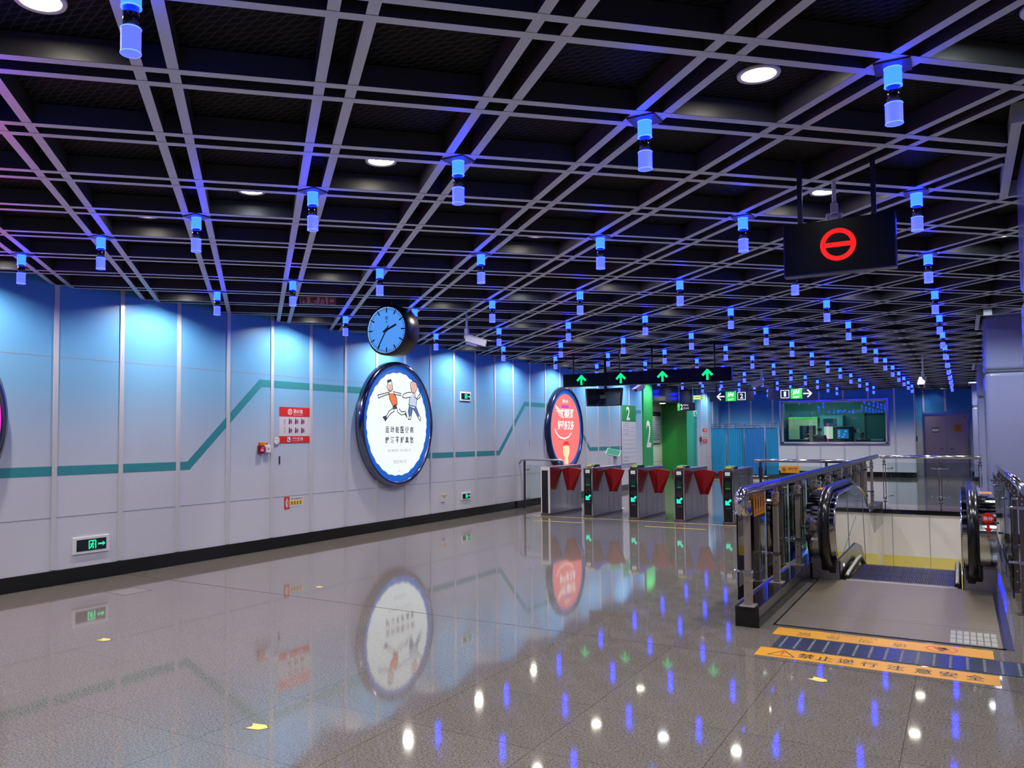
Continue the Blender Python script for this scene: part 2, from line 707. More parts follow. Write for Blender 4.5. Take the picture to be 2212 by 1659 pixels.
# well of the escalator: pale panels with a yellow band below
PITW = mat('cream_panel', (.62, .60, .56), .3)
pw = MB()
pw.box(-1.6, .4, 20.0, 20.1, -6, -.3)
pw.box(-1.62, -1.47, 10.1, 20.0, -6, -.3)
pw.box(.27, .42, 10.1, 20.0, -6, -.3)
pw.mi = 1
pw.box(-1.47, .27, 19.985, 20.0, -6, -.97)
pw.mi = 2
pw.box(-1.47, .27, 19.96, 20.0, -.09, .0)
pw.mi = 3
for x in (-1.30, -.62, .06):
    pw.box(x - .003, x + .003, 19.982, 19.99, -6, -.09)
pw.mi = 0
pw.box(-1.47, .27, 19.99, 20.0, -.97, -.09)
pw.box(-1.6, .4, 10.1, 20.1, -6.1, -6)
struct(pw.build('wall_pit', [PITW, mat('yellow_wall_band', (.62, .50, .08), .35), STONE, DARKSEAM]))

# green passage to exit 2
GREEN = mat('green_wall', (.012, .22, .03), .35)
ps = MB()
ps.box(-11, WX - .25, 31.2, 31.3, 0, 2.9)
struct(ps.build('wall_passage', GREEN), 'plain green wall of the passage')
pe = MB()
pe.box(-9.85, -9.75, 25.9, 31.2, 0, 2.9)
pe.mi = 1
for z in (.62, 1.35, 2.1):
    pe.box(-9.751, -9.748, 25.9, 31.2, z - .006, z + .006)
struct(pe.build('wall_passage_end', [mat('pale_panel', (.62, .68, .55), .35), DARKSEAM]), 'pale panelled wall inside the passage')
pn = MB()
pn.box(-9.75, WX - .1, 25.0, 25.9, 0, 3.4)
struct(pn.build('wall_passage_near', WHITE))
po = MB()
po.box(-9.85, WX - .06, 25.9, 31.2, 2.78, 2.88)
po.box(WX - .06, WX, 25.9, 31.2, 2.74, 3.46)
struct(po.build('ceiling_passage', mat('dark_gloss_soffit', (.01, .012, .02), .12)))
gp = MB()
gp.box(WX - .1, WX + .05, 25.02, 25.9, 0, 3.3)
gpo = struct(gp.build('trim_7', mat('green_pillar', (.03, .36, .09), .3), bevel=.01), 'green pillar with a white number two')
f = on_left_wall(25.46, 0, WX + .05)
tx = MB()
f.text(tx, '2', 0, 1.66, .003, h=.86, w=.44, bold=.02)
tx.build('number', WPRINT, gpo)
gc = MB()
gc.box(WX - .25, WX + .03, 30.75, 31.2, 0, 3.3)
struct(gc.build('trim_8', mat('teal_pillar', (.03, .30, .25), .15), bevel=.04), 'glossy teal corner pillar of the passage')

# ------------------------------------------------------------------ columns
COLM = mat('white_blue_enamel', (.25, .27, .46), .16, noise=.04, nscale=2)
for i, (x0, x1, y0, y1) in enumerate(COLS):
    t = thing('column', ['white clad column at the right edge, nearest the camera', 'white clad column right of the escalator, rounded corners', 'white clad column behind the escalator railing, second beyond the sign', 'white clad column beside the grey double door'][i], 'column', ((x0 + x1) / 2, (y0 + y1) / 2, 0))
    m1 = MB()
    m1.box(x0, x1, y0, y1, 0, 2.515)
    m1.build('lower_cladding', COLM, t, bevel=.07, seg=6)
    m2 = MB()
    m2.box(x0, x1, y0, y1, 2.53, 3.40)
    m2.build('upper_cladding', COLM, t, bevel=.07, seg=6)
    m3 = MB()
    m3.box(x0 + .012, x1 - .012, y0 + .012, y1 - .012, 2.50, 2.545)
    m3.build('joint', DARKSEAM, t, bevel=.06, seg=5)
    m4 = MB()
    m4.box(x0 - .012, x1 + .012, y0 - .012, y1 + .012, 0, .17)
    m4.build('plinth', STONE, t, bevel=.07, seg=5)

# ================================================================== ceiling lights
PU = emi('cyan_blue_glow', (.0035, .019, 1.), PEND)
PL = emi('violet_blue_glow', (.0065, .0095, 1.), PEND)
RIM = emi('pale_blue_rim', (.014, .026, 1.), PEND)
CAPM = mat('dark_chrome', (.08, .08, .1), .12, 1)


def pendant():
    t = thing('pendant_light', '', 'light')
    r = .037
    m = MB()
    m.box(-.075, .075, -.075, .075, -.008, 0)
    m.cyl((0, 0, -.008), (0, 0, -.03), .012, 8)
    m.build('mount_plate', mat('navy_plate', (.02, .02, .06), .4), t)
    for nm, z1, z0, mm in (('upper_shade', -.012, -.098, PU), ('lower_shade', -.178, -.272, PL)):
        m = MB()
        m.lathe([(0, z1), (r, z1), (r, z1 - .004)], 16)
        m.lathe([(r, z1 - .004), (r, z0 + .004)], 16)
        m.lathe([(r, z0 + .004), (r, z0), (0, z0)], 16)
        m.mi = 1
        for z in (z1 - .001, z0 + .001):
            m.lathe([(r + .001, z - .002), (r + .002, z), (r + .001, z + .002)], 16)
        m.build(nm, [mm, RIM], t)
    m = MB()
    m.cyl((0, 0, -.098), (0, 0, -.178), .030, 16)
    m.build('chrome_neck', CAPM, t)
    return t


proto = pendant()
index_children()
first = True
rows = [GO.y + (3 * .5868) + 2.3472 * k for k in range(-1, 13)]
xs_all = [GO.x + .5868 * k for k in range(-7, 6, 2)]
for ri, yy in enumerate(rows):
    for ci, xx in enumerate(xs_all):
        if ri == 0 and ci < 2:
            continue
        o = proto if first else copy_tree(proto)
        first = False
        place(o, (xx, yy, HZ), 0)
        side = ['nearest the left wall', 'second from the left wall', 'third from the left wall', 'fourth from the left wall', 'fifth from the left wall', 'sixth from the left wall', 'nearest the columns'][ci]
        tag(o, 'blue two-tier pendant light, %s row from the camera, %s' % (ORD[ri], side), 'light', 'blue pendant lights on the ceiling grid')

WARM = emi('warm_white_lens', (1, .93, .80), LAMP)
COOL = emi('cool_white_lens', (.86, .95, 1), LAMP)


def downlight(lens):
    t = thing('downlight', '', 'light')
    m = MB()
    m.lathe([(.083, 0), (.100, -.004), (.104, .004), (.104, .014), (.083, .014)], 28)
    m.build('trim_ring', mat('white_ring', (.75, .74, .7), .3), t)
    m = MB()
    m.lathe([(0, .004), (.084, .004)], 28)
    m.build('lens', lens, t)
    sl = bpy.data.lights.new('downlight_beam', 'SPOT')
    sl.energy = SPOT * (1 if lens is WARM else .8)
    sl.color = (1, .94, .84) if lens is WARM else (.82, .94, 1)
    sl.spot_size = math.radians(146)
    sl.spot_blend = .85
    sl.shadow_soft_size = .05
    so = bpy.data.objects.new('downlight_beam', sl)
    so.location = (0, 0, -.012)
    so.parent = t
    COL.objects.link(so)
    return t


protos = {}
cells = {}
for i in range(-9, 40):
    for j in range(-12, 30):
        warm = i % 2 == 1 and (i + j) % 4 == 2
        cool = i % 4 == 2 and (i + j) % 8 == 2
        if not (warm or cool):
            continue
        p = GO + GA * (j + .5) + GB * (i + .5)
        if not (WX + .15 < p.x < 5.5 and -3.5 < p.y < BY - .3):
            continue
        if any(x0 - .1 < p.x < x1 + .1 and y0 - .1 < p.y < y1 + .1 for x0, x1, y0, y1 in FRAMES):
            continue
        if p.x > .4 and not warm:
            continue
        cells.setdefault(round(p.y, 1), []).append((p.x, p.y, warm))
for ri, ky in enumerate(sorted(cells)):
    for ci, (x, y, warm) in enumerate(sorted(cells[ky])):
        if warm not in protos:
            protos[warm] = o = downlight(WARM if warm else COOL)
            index_children()
        else:
            o = copy_tree(protos[warm])
        place(o, (x, y, 3.40), 0)
        # the lamps washing the walls are stronger than the rest
        wash = x < -7.4 or y > 33.6
        for ch in o.children:
            if ch.type == 'LIGHT':
                key = ('beam', warm)
                if key not in protos:
                    protos[key] = ch.data
                    protos[('wash', warm)] = ch.data.copy()
                    protos[('wash', warm)].energy = SPOT * 1.3
                    protos[('wash', warm)].spot_size = math.radians(156)
                    protos[('wash', warm)].spot_blend = .5
                ch.data = protos[('wash' if wash else 'beam', warm)]
        tag(o, 'round %s ceiling downlight, %s row from the camera end, %s from the left wall' % ('warm white' if warm else 'cool white', ORD[ri], ORD[ci]), 'light', 'downlights behind the ceiling grid')

o = copy_tree(protos[True])
place(o, (-.55, 36.15, 3.40), 0)
tag(o, 'round warm white ceiling downlight in the recess above the grey double door', 'light', 'downlights behind the ceiling grid')
# lamp of the lower hall, lighting the escalator well from below
ld = bpy.data.lights.new('lower_hall_lamp', 'AREA')
ld.energy = 48
ld.color = (1, .95, .85)
ld.size = 1.4
lo = bpy.data.objects.new('lower_hall_lamp', ld)
lo.location = (-.6, 15.5, -2.4)
lo.rotation_euler = (PI * .62, 0, 0)
COL.objects.link(lo)

# ================================================================== left wall: lit round posters
NEON = emi('green_sign_glow', (.01, 1.0, .42), 1.4)
SIGNDARK = mat('dark_sign_glass', (.012, .016, .03), .12)


def round_ad(cy, cz, r, label, face_mat, rim_mat):
    t = thing('lit_round_poster', label, 'poster', (WX, cy, cz), 'lit round posters on the left wall')
    f = on_left_wall(cy, cz)
    rot = Matrix.Translation((WX, cy, cz)) @ Matrix.Rotation(PI / 2, 4, 'Y')
    m = MB()
    m.lathe([(r, .0), (r, .10), (r - .035, .125), (r - .075, .125), (r - .085, .11), (r - .085, .0)], 72, rot)
    m.build('metal_frame', rim_mat, t)
    m = MB()
    m.lathe([(0, .085), (r - .08, .085)], 72, rot)
    m.build('backlit_face', face_mat, t)
    return t, f


BLUEFACE = emi('backlit_blue', (.004, .085, .42), 1.3)
PAPER = emi('backlit_white', (.86, .93, .98), 1.05)
t, f = round_ad(11.73, 1.83, 1.09, 'large round lit poster, white with two running cartoon men and blue rim', BLUEFACE, mat('dark_blue_chrome', (.20, .22, .34), .12, 1))
D = .087
m = MB()
f.shape(m, [((.90 + .008 * sin(k * 7.3) + .006 * sin(k * 17)) * cos(2 * PI * k / 150), (.90 + .008 * sin(k * 5.1) + .006 * sin(k * 13)) * sin(2 * PI * k / 150)) for k in range(150)], D, D + .002)
m.build('white_sheet', PAPER, t)
D += .003
LINE = emi('ink_line', (.02, .025, .045), .4)
m = MB()
# two plain running figures, drawn as ink outlines
man = [[(-.36, .66), (-.37, .76), (-.25, .80), (-.22, .66), (-.19, .50), (-.25, .42), (-.34, .45), (-.38, .55), (-.36, .66)],
       [(-.30, .40), (-.50, .33), (-.68, .28)], [(-.30, .34), (-.50, .26), (-.60, .22)], [(-.68, .28), (-.66, .18), (-.60, .22)],
       [(-.18, .42), (-.0, .39), (.10, .37)], [(-.16, .33), (0, .32), (.10, .31)],
       [(-.33, .38), (-.30, .18), (-.20, -.02)], [(-.16, .38), (-.06, .22), (-.04, .02), (-.18, -.04)],
       [(-.20, -.12), (-.33, -.22), (-.40, -.36), (-.52, -.40), (-.44, -.52), (-.36, -.40), (-.26, -.28), (-.14, -.20)],
       [(-.06, -.08), (-.02, -.24), (.10, -.32), (.22, -.28), (.30, -.40), (.24, -.20), (.10, -.22), (.02, -.12)]]
man2 = [[(.44, .74), (.52, .82), (.64, .78), (.68, .66), (.64, .54), (.56, .40), (.48, .44), (.44, .56), (.42, .66), (.44, .74)],
        [(.46, .44), (.30, .42), (.18, .36), (.14, .26), (.24, .24), (.42, .28)],
        [(.40, .28), (.36, .02), (.62, -.04), (.66, .26), (.76, .40), (.80, .62), (.72, .66)], [(.60, .40), (.58, .28), (.68, .22), (.78, .30), (.76, .42)],
        [(.38, .0), (.34, -.20), (.38, -.38), (.34, -.46), (.42, -.46), (.46, -.30), (.50, -.08)],
        [(.50, -.08), (.62, -.24), (.70, -.40), (.78, -.50), (.80, -.42), (.72, -.26), (.62, -.04)]]


def FIG(x, y):
    return (x * .88 + .01, .05 + (y + .52) * .545)


for st in man + man2:
    f.stroke(m, [FIG(x, y) for x, y in st], .015, D + .002, D + .003)
m.build('ink_drawing', LINE, t)
for nm, colr, polys in (
        ('orange_vest', (.95, .22, .06), [[(-.31, .36), (-.29, .18), (-.20, -.03), (-.05, .02), (-.07, .22), (-.17, .37)]]),
        ('skin_tint', (.92, .50, .44), [[(-.34, .64), (-.24, .66), (-.21, .50), (-.26, .43), (-.34, .47)], [(.46, .72), (.54, .80), (.63, .76), (.66, .66), (.62, .54), (.55, .42), (.48, .46), (.45, .58)]]),
        ('dark_patches', (.05, .06, .10), [[(-.36, .67), (-.37, .76), (-.25, .80), (-.25, .73)], [(-.20, -.05), (-.06, .0), (-.06, -.12), (-.18, -.16)], [(-.42, -.36), (-.52, -.40), (-.44, -.50), (-.38, -.42)], [(.22, -.28), (.30, -.40), (.26, -.22)]]),
        ('blue_trousers', (.10, .18, .50), [[(.38, -.01), (.35, -.20), (.39, -.36), (.44, -.34), (.46, -.26), (.50, -.06)], [(.52, -.08), (.63, -.24), (.71, -.38), (.74, -.34), (.62, -.05)]]),
        ('pale_shirt', (.66, .74, .92), [[(.41, .28), (.37, .03), (.61, -.03), (.65, .26), (.52, .40)]])):
    m = MB()
    for p in polys:
        f.shape(m, [FIG(x, y) for x, y in p], D, D + .0015)
    m.build(nm, emi('print_' + nm, colr, .9), t)
GB_INK = emi('green_black_ink', (.01, .035, .03), .5)
for row, (s_, y_) in enumerate((('运动能医假病', -.10), ('醉酒不解真愁', -.28))):
    m = MB()
    for k, ch in enumerate(s_):
        f.text(m, ch, -.32 + k * .148, y_, D, h=.115, w=.105, bold=.018)
    m.build('lettering', GB_INK, t)
m = MB()
f.text(m, '喜乐需相宜欢  急中正量心态', .04, -.46, D, w=.70, h=.05)
f.text(m, '赞成文明乐 回', .05, -.66, D, w=.40, h=.06)
f.text(m, '公益广告', .06, -.82, D, w=.14, h=.025)
m.build('small_lettering', emi('grey_ink', (.45, .48, .50), .8), t)

CORAL = emi('backlit_coral', (.98, .20, .19), 1.0)
t, f = round_ad(18.95, 1.77, 1.06, 'round lit coral red poster behind the left end of the ticket gates', BLUEFACE, mat('dark_navy_rim', (.03, .04, .10), .2, .6))
D = .087
m = MB()
f.disc(m, 0, 0, .88, D, D + .002, 72)
m.build('coral_sheet', CORAL, t)
D += .003
m = MB()
for s_, y_ in (('地铁福利哥', .40), ('好运多又多', .10)):
    f.text(m, s_, 0, y_, D, w=.98, h=.24, bold=.035)
f.text(m, '融360', -.02, .70, D, w=.34, h=.09, bold=.02)
f.stroke(m, [(-.66, .0), (-.56, -.11), (-.36, -.20), (-.1, -.23), (.14, -.19), (.32, -.09)], .035, D, D + .002)
f.stroke(m, [(-.62, .52), (-.46, .50), (-.56, .44)], .03, D, D + .002)
f.stroke(m, [(-.60, .58), (-.44, .50)], .03, D, D + .002)
m.build('white_lettering', emi('backlit_letter_white', (1, .93, .93), 1.1), t)
m = MB()
f.shape(m, [(-.26, .60), (.18, .60), (.18, .53), (-.26, .53)], D, D + .001)
m.build('magenta_strip', emi('magenta_strip_glow', (.62, .05, .75), 1.), t)
# a plain waving figure in pale yellow stands at the foot of the sheet
m = MB()
f.disc(m, 0, -.52, .20, D, D + .001, 24)
f.shape(m, [(-.10, -.64), (.10, -.64), (.11, -.86), (-.11, -.86)], D, D + .001)
m.build('figure', emi('pale_yellow_print', (1, .80, .48), 1.), t)
m = MB()
f.shape(m, [(-.22, -.42), (-.12, -.30), (.12, -.30), (.22, -.42), (.1, -.40), (-.1, -.40)], D + .001, D + .002)
m.build('red_cap', emi('red_cap_print', (.85, .04, .04), 1.), t)

t, f = round_ad(3.68, 1.80, 1.09, 'round lit magenta poster cut off by the left edge of the picture', emi('backlit_magenta', (.62, .03, .42), 5), mat('violet_rim', (.3, .28, .34), .18, 1))

# ------------------------------------------------------------------ left wall: small signs and fittings
t = thing('hydrant_notice', 'red and white fire hydrant notice on the left wall panel', 'notice', (WX, 9.2, 1.8))
f = on_left_wall(9.195, 1.79)
m = MB()
f.plate(m, -.335, .335, -.265, .265, .001, .003)
m.build('white_sheet', mat('notice_white', (.62, .60, .66), .5), t)
m = MB()
f.plate(m, -.335, .335, .125, .265, .003, .0045)
f.plate(m, -.335, .335, -.265, -.165, .003, .0045)
m.build('red_bands', RED, t)
m = MB()
f.text(m, '消火栓', .065, .205, .0055, w=.21, h=.066, bold=.02)
f.text(m, 'FIRE HYDRANT', .065, .15, .0055, w=.21, h=.015)
f.text(m, '火警电话:', -.0, -.198, .0055, w=.135, h=.026)
f.text(m, 'CALL FOR FIRE', -.0, -.235, .0055, w=.135, h=.012)
f.text(m, '119', .12, -.21, .0055, w=.10, h=.055, bold=.02)
f.ring(m, -.11, .195, .046, .034, .0045, .006, 20)
f.stroke(m, [(-.13, .175), (-.10, .185), (-.125, .205), (-.09, .215)], .012, .0045, .006)
f.plate(m, -.165, -.105, -.25, -.18, .0045, .0055)
m.build('white_lettering', WPRINT, t)
m = MB()
f.stroke(m, [(-.15, -.195), (-.145, -.225), (-.12, -.235)], .014, .006, .007)
NAVYP = mat('navy_print', (.03, .03, .12), .5)
m.build('telephone_mark', NAVYP, t)
for r_ in range(2):
    for c_ in range(3):
        x_, y_ = -.105 + c_ * .135, .052 - r_ * .135
        m = MB()
        f.shape(m, [(x_ - .03, y_ - .04), (x_ - .005, y_ - .04), (x_ + .002, y_ + .02), (x_ - .03, y_ + .02)], .004, .005)
        f.disc(m, x_ - .016, y_ + .035, .012, .004, .005, 12)
        m.build('printed_figure', NAVYP, t)
m = MB()
for r_ in range(2):
    for c_ in range(3):
        x_, y_ = -.105 + c_ * .135, .052 - r_ * .135
        f.plate(m, x_ + .008, x_ + .04, y_ - .03, y_ + .03, .004, .005)
f.text(m, '操', -.225, .06, .004, h=.035)
f.text(m, '作', -.225, .015, .004, h=.035)
f.text(m, '方', -.225, -.05, .004, h=.035)
f.text(m, '法', -.225, -.095, .004, h=.035)
m.build('red_details', mat('dark_red_print', (.42, .05, .08), .5), t)

t = thing('round_seal_sticker', 'small round white sticker with red ring left of the hydrant notice', 'sticker', (WX, 8.8, 1.56))
f = on_left_wall(8.80, 1.565, WX + .012)
m = MB()
f.disc(m, 0, 0, .064, .001, .002, 32)
m.build('disc', WPRINT, t)
m = MB()
f.ring(m, 0, 0, .064, .058, .002, .003, 32)
f.text(m, '消防设施', 0, .008, .003, w=.09, h=.02)
f.text(m, '检', .01, -.03, .003, h=.028)
f.text(m, '查', .0, .036, .003, h=.018)
m.build('red_print', mat('dull_red_print', (.35, .1, .1), .5), t)

t = thing('panel_handle', 'recessed grey pull handle under the round red ringed sticker', 'handle', (WX, 8.86, 1.28))
f = on_left_wall(8.865, 1.275)
m = MB()
f.plate(m, -.017, .017, -.062, .062, 0, .006)
m.build('plate', GREY, t)
m = MB()
f.plate(m, -.011, .011, -.055, .055, .006, .007)
for k in range(5):
    f.plate(m, -.012, .012, -.05 + k * .022, -.044 + k * .022, .007, .009)
m.build('grip', BLACK, t)

t = thing('alarm_label', 'orange printed label above the alarm boxes on the left wall', 'label', (WX, 8.53, 1.52))
f = on_left_wall(8.535, 1.515)
m = MB()
f.plate(m, -.095, .095, -.026, .026, .001, .003)
m.build('plate', mat('orange_plate', (.85, .30, .02), .45), t)
m = MB()
f.text(m, '火灾时 请按此按钮', 0, 0, .0035, w=.11, h=.02)
f.stroke(m, [(-.08, .015), (-.07, -.015)], .014, .003, .004)
f.stroke(m, [(.08, .015), (.07, -.015)], .014, .003, .004)
m.build('lettering', INK, t)
t = thing('alarm_call_point', 'dark red fire alarm call point, left of a white box', 'alarm', (WX, 8.475, 1.44))
f = on_left_wall(8.475, 1.438)
m = MB()
f.plate(m, -.05, .05, -.06, .06, 0, .045)
m.build('housing', mat('maroon_plastic', (.16, .008, .02), .35), t, bevel=.006)
m = MB()
f.plate(m, -.028, .028, -.03, .012, .045, .048)
f.plate(m, -.01, .03, .025, .038, .045, .047)
m.build('pink_window', emi('pink_call_window', (.9, .08, .28), .9), t)
t = thing('white_wall_box', 'white hydrant button box, right of the dark red call point', 'switch', (WX, 8.60, 1.44))
f = on_left_wall(8.605, 1.443)
m = MB()
f.plate(m, -.047, .047, -.055, .055, 0, .04)
m.build('housing', WHITE, t, bevel=.006)
m = MB()
f.disc(m, 0, .0, .010, .04, .044, 16)
m.build('button', mat('dark_red_button', (.2, .02, .04), .4), t)

t = thing('extinguisher_notice', 'low red and white extinguisher notice with yellow pictures', 'notice', (WX, 9.15, .64))
f = on_left_wall(9.18, .64)
m = MB()
f.plate(m, -.11, .21, -.06, .085, .001, .003)
m.build('white_sheet', mat('notice_pale', (.66, .66, .72), .5), t)
m = MB()
f.plate(m, -.21, -.10, -.09, .09, .001, .004)
m.build('red_plate', RED, t)
m = MB()
f.ring(m, -.155, .0, .052, .046, .004, .005, 4, .8, 1.5)
f.plate(m, -.172, -.150, -.055, .03, .004, .005)
f.stroke(m, [(-.16, .03), (-.155, .05), (-.135, .045)], .012, .004, .005)
f.text(m, '灭', -.132, .02, .005, h=.024)
f.text(m, '火', -.132, -.012, .005, h=.024)
f.text(m, '器', -.132, -.044, .005, h=.024)
m.build('white_marks', WPRINT, t)
m = MB()
f.text(m, '手提式灭火器使用方法', .045, .055, .004, w=.25, h=.022, bold=.02)
for k in range(4):
    f.disc(m, -.05 + k * .062, .004, .012, .005, .006, 10)
    f.plate(m, -.06 + k * .062, -.042 + k * .062, -.03, .0, .005, .006)
m.build('dark_print', mat('brown_print', (.12, .04, .06), .5), t)
m = MB()
f.plate(m, -.085, .185, -.035, .03, .003, .004)
m.build('yellow_strip', mat('yellow_print', (.85, .52, .05), .5), t)


def exit_sign(y, z, wd, ht, label):
    t = thing('running_man_sign', label, 'exit sign', (WX, y, z), 'lit exit signs on the left wall')
    f = on_left_wall(y, z)
    m = MB()
    f.plate(m, -wd / 2, wd / 2, -ht / 2, ht / 2, 0, .018)
    m.build('surround', WHITE, t, bevel=.004)
    m = MB()
    f.plate(m, -wd / 2 + wd * .09, wd / 2 - wd * .09, -ht / 2 + ht * .16, ht / 2 - ht * .16, .018, .02)
    m.build('dark_window', SIGNDARK, t)
    m = MB()
    h = ht * .30
    gx = wd * .02
    q = h * .9
    o_ = Frame(f.pt(gx, 0, 0), f.m.col[0].to_3d(), f.m.col[1].to_3d())
    for st in ([(-.8, .85), (-.8, -.9)], [(.8, .85), (.8, -.9)], [(-.8, .85), (.8, .85)], [(.0, .25), (-.15, -.25), (.25, -.5), (.1, -.85)], [(-.15, -.25), (-.55, -.7)], [(-.05, .2), (.4, .0)], [(-.02, .22), (-.42, .05)]):
        o_.stroke(m, [(a * q, b_ * q) for a, b_ in st], h * .20, .02, .022)
    o_.disc(m, .12 * q, .5 * q, .16 * q, .02, .022, 12)
    ax = wd * .28
    f.stroke(m, [(ax - wd * .09, 0), (ax + wd * .07, 0)], ht * .09, .02, .022)
    f.shape(m, [(ax + wd * .02, ht * .15), (ax + wd * .10, 0), (ax + wd * .02, -ht * .15), (ax + wd * .055, 0)], .02, .022)
    m.build('green_symbols', NEON, t)
    return t


exit_sign(5.81, .40, .46, .19, 'lit green exit sign low on the left wall, nearest the camera')
exit_sign(14.18, 2.41, .42, .185, 'lit green exit sign high on the left wall beyond the poster')
exit_sign(14.18, .415, .36, .14, 'lit green exit sign low on the wall before the glass fence')

t = thing('wall_socket', 'small white wall socket with yellow cover near the baseboard', 'socket', (WX, 13.3, .42))
f = on_left_wall(13.33, .42)
m = MB()
f.plate(m, -.05, .05, -.06, .04, 0, .03)
m.build('box', WHITE, t, bevel=.004)
m = MB()
f.plate(m, -.045, .045, .04, .075, .0, .05)
m.build('yellow_cover', YTAPE, t)
t = thing('slot_handle', 'small dark slot handle on the wall panel before the coral poster', 'handle', (WX, 16.2, 1.47))
f = on_left_wall(17.1, 1.46)
m = MB()
f.plate(m, -.02, .02, -.07, .07, 0, .006)
tag(m.build('slot_handle', BLACK), 'small dark slot handle on the wall panel before the coral poster', 'handle')
bpy.data.objects.remove(t)

# board with the exit number beyond the gates
t = thing('exit_directory', 'white exit directory board with a green number two header', 'board', (WX + .02, 23.7, 1.7))
f = on_left_wall(23.72, 1.68)
m = MB()
f.plate(m, -.6, .6, -.90, .83, 0.013, .03)
m.build('white_panel', mat('board_white', (.60, .62, .72), .4), t, bevel=.004)
m = MB()
f.plate(m, -.6, .6, .35, .83, .03, .034)
m.build('green_header', mat('board_green', (.02, .26, .06), .4), t)
m = MB()
f.text(m, '2', -.08, .59, .035, w=.30, h=.40, bold=.02)
m.build('number', WPRINT, t)
m = MB()
for k in range(8):
    f.plate(m, -.55, .55, .17 - k * .125, .175 - k * .125, .03, .0315)
for y_, s_ in ((.30, '罗湖大道'), (.24, 'Luohu Ave'), (.10, '万山村'), (-.02, '东方花园'), (-.72, '公交站'), (-.82, 'P 公共停车场')):
    f.text(m, s_, -.28, y_, .032, w=.45, h=.05)
m.build('grey_print', mat('grey_print', (.22, .24, .3), .5), t)

# ================================================================== hanging clock
t = thing('hanging_clock', 'round black clock with blue lit dial hanging from the ceiling', 'clock', (-6.077, 8.44, 3.30))
CX, CZ, CR = -6.077, 2.947, .320
rot = Matrix.Translation((CX, 8.30, CZ)) @ Matrix.Rotation(PI / 2, 4, 'X')
m = MB()
m.lathe([(CR - .03, .004), (CR - .012, .004), (CR, -.01), (CR, -.27), (CR - .012, -.284), (CR - .03, -.284)], 64, rot)
m.build('case', mat('clock_black', (.006, .006, .012), .3), t)
for z_, nm in ((-.006, 'dial'), (-.274, 'rear_dial')):
    m = MB()
    m.lathe([(0, z_), (CR - .028, z_)], 64, rot)
    m.build(nm, emi('blue_dial_glow', (.085, .33, .95), .95), t)
f = facing_cam(CX, 8.306, CZ)
m = MB()
f.ring(m, 0, 0, CR - .022, CR - .034, .001, .004, 60)
m.build('bezel_ring', emi('pale_dial_edge', (.30, .62, 1), .9), t)
m = MB()
for k in range(60):
    a = 2 * PI * k / 60
    big = k % 5 == 0
    r0, r1 = (.225, .280) if big else (.255, .280)
    f.stroke(m, [(r0 * sin(a), r0 * cos(a)), (r1 * sin(a), r1 * cos(a))], .017 if big else .006, .001, .003)
m.build('hour_marks', INK, t)
m = MB()
a = math.radians(68)
f.stroke(m, [(-.05 * sin(a), -.05 * cos(a)), (.155 * sin(a), .155 * cos(a))], .026, .004, .007)
m.build('hour_hand', INK, t)
m = MB()
a = math.radians(211)
f.stroke(m, [(-.06 * sin(a), -.06 * cos(a)), (.25 * sin(a), .25 * cos(a))], .016, .008, .011)
f.disc(m, 0, 0, .022, .008, .012, 20)
m.build('minute_hand', INK, t)
m = MB()
f.ring(m, 0, .155, .022, .016, .001, .002, 24)
f.disc(m, 0, .155, .008, .001, .002, 16)
f.stroke(m, [(0, .13), (0, .10)], .005, .001, .002)
f.stroke(m, [(-.02, .098), (.02, .098)], .006, .001, .002)
m.build('dial_emblem', INK, t)
m = MB()
m.cyl((CX, 8.44, CZ + CR - .01), (CX, 8.44, HZ + .12), .022, 12)
m.cyl((CX, 8.44, CZ + CR - .005), (CX, 8.44, CZ + CR + .02), .04, 16)
m.build('hanging_rod', BLACK, t)

# ================================================================== hanging signs
SIGNB = mat('sign_black_glass', (.003, .003, .006), .25, spec=.15)
t = thing('no_entry_sign', 'black hanging display with a red barred circle above the escalator', 'sign', (-.62, 5.6, HZ))
f = facing_cam(-.617, 5.6, 2.782)
m = MB()
f.plate(m, -.315, .315, -.165, .165, -.09, 0)
m.build('housing', SIGNB, t, bevel=.004)
m = MB()
f.plate(m, -.318, -.312, -.165, .165, -.092, .002)
f.plate(m, .312, .318, -.165, .165, -.092, .002)
f.plate(m, -.318, .318, -.172, -.164, -.092, .002)
m.build('edge_trim', mat('navy_edge', (.02, .02, .12), .25, .5), t)
REDGLOW = emi('red_sign_glow', (1, .012, .012), 1.1)
m = MB()
f.ring(m, 0, .003, .102, .073, .001, .003, 48)
f.plate(m, -.085, .085, -.012, .018, .001, .003)
m.build('barred_circle', REDGLOW, t)
for x_ in (-.22, .20):
    m = MB()
    m.box(-.617 + x_ - .014, -.617 + x_ + .014, 5.63, 5.66, 2.94, HZ + .1)
    m.build('hanging_rod', BLACK, t)

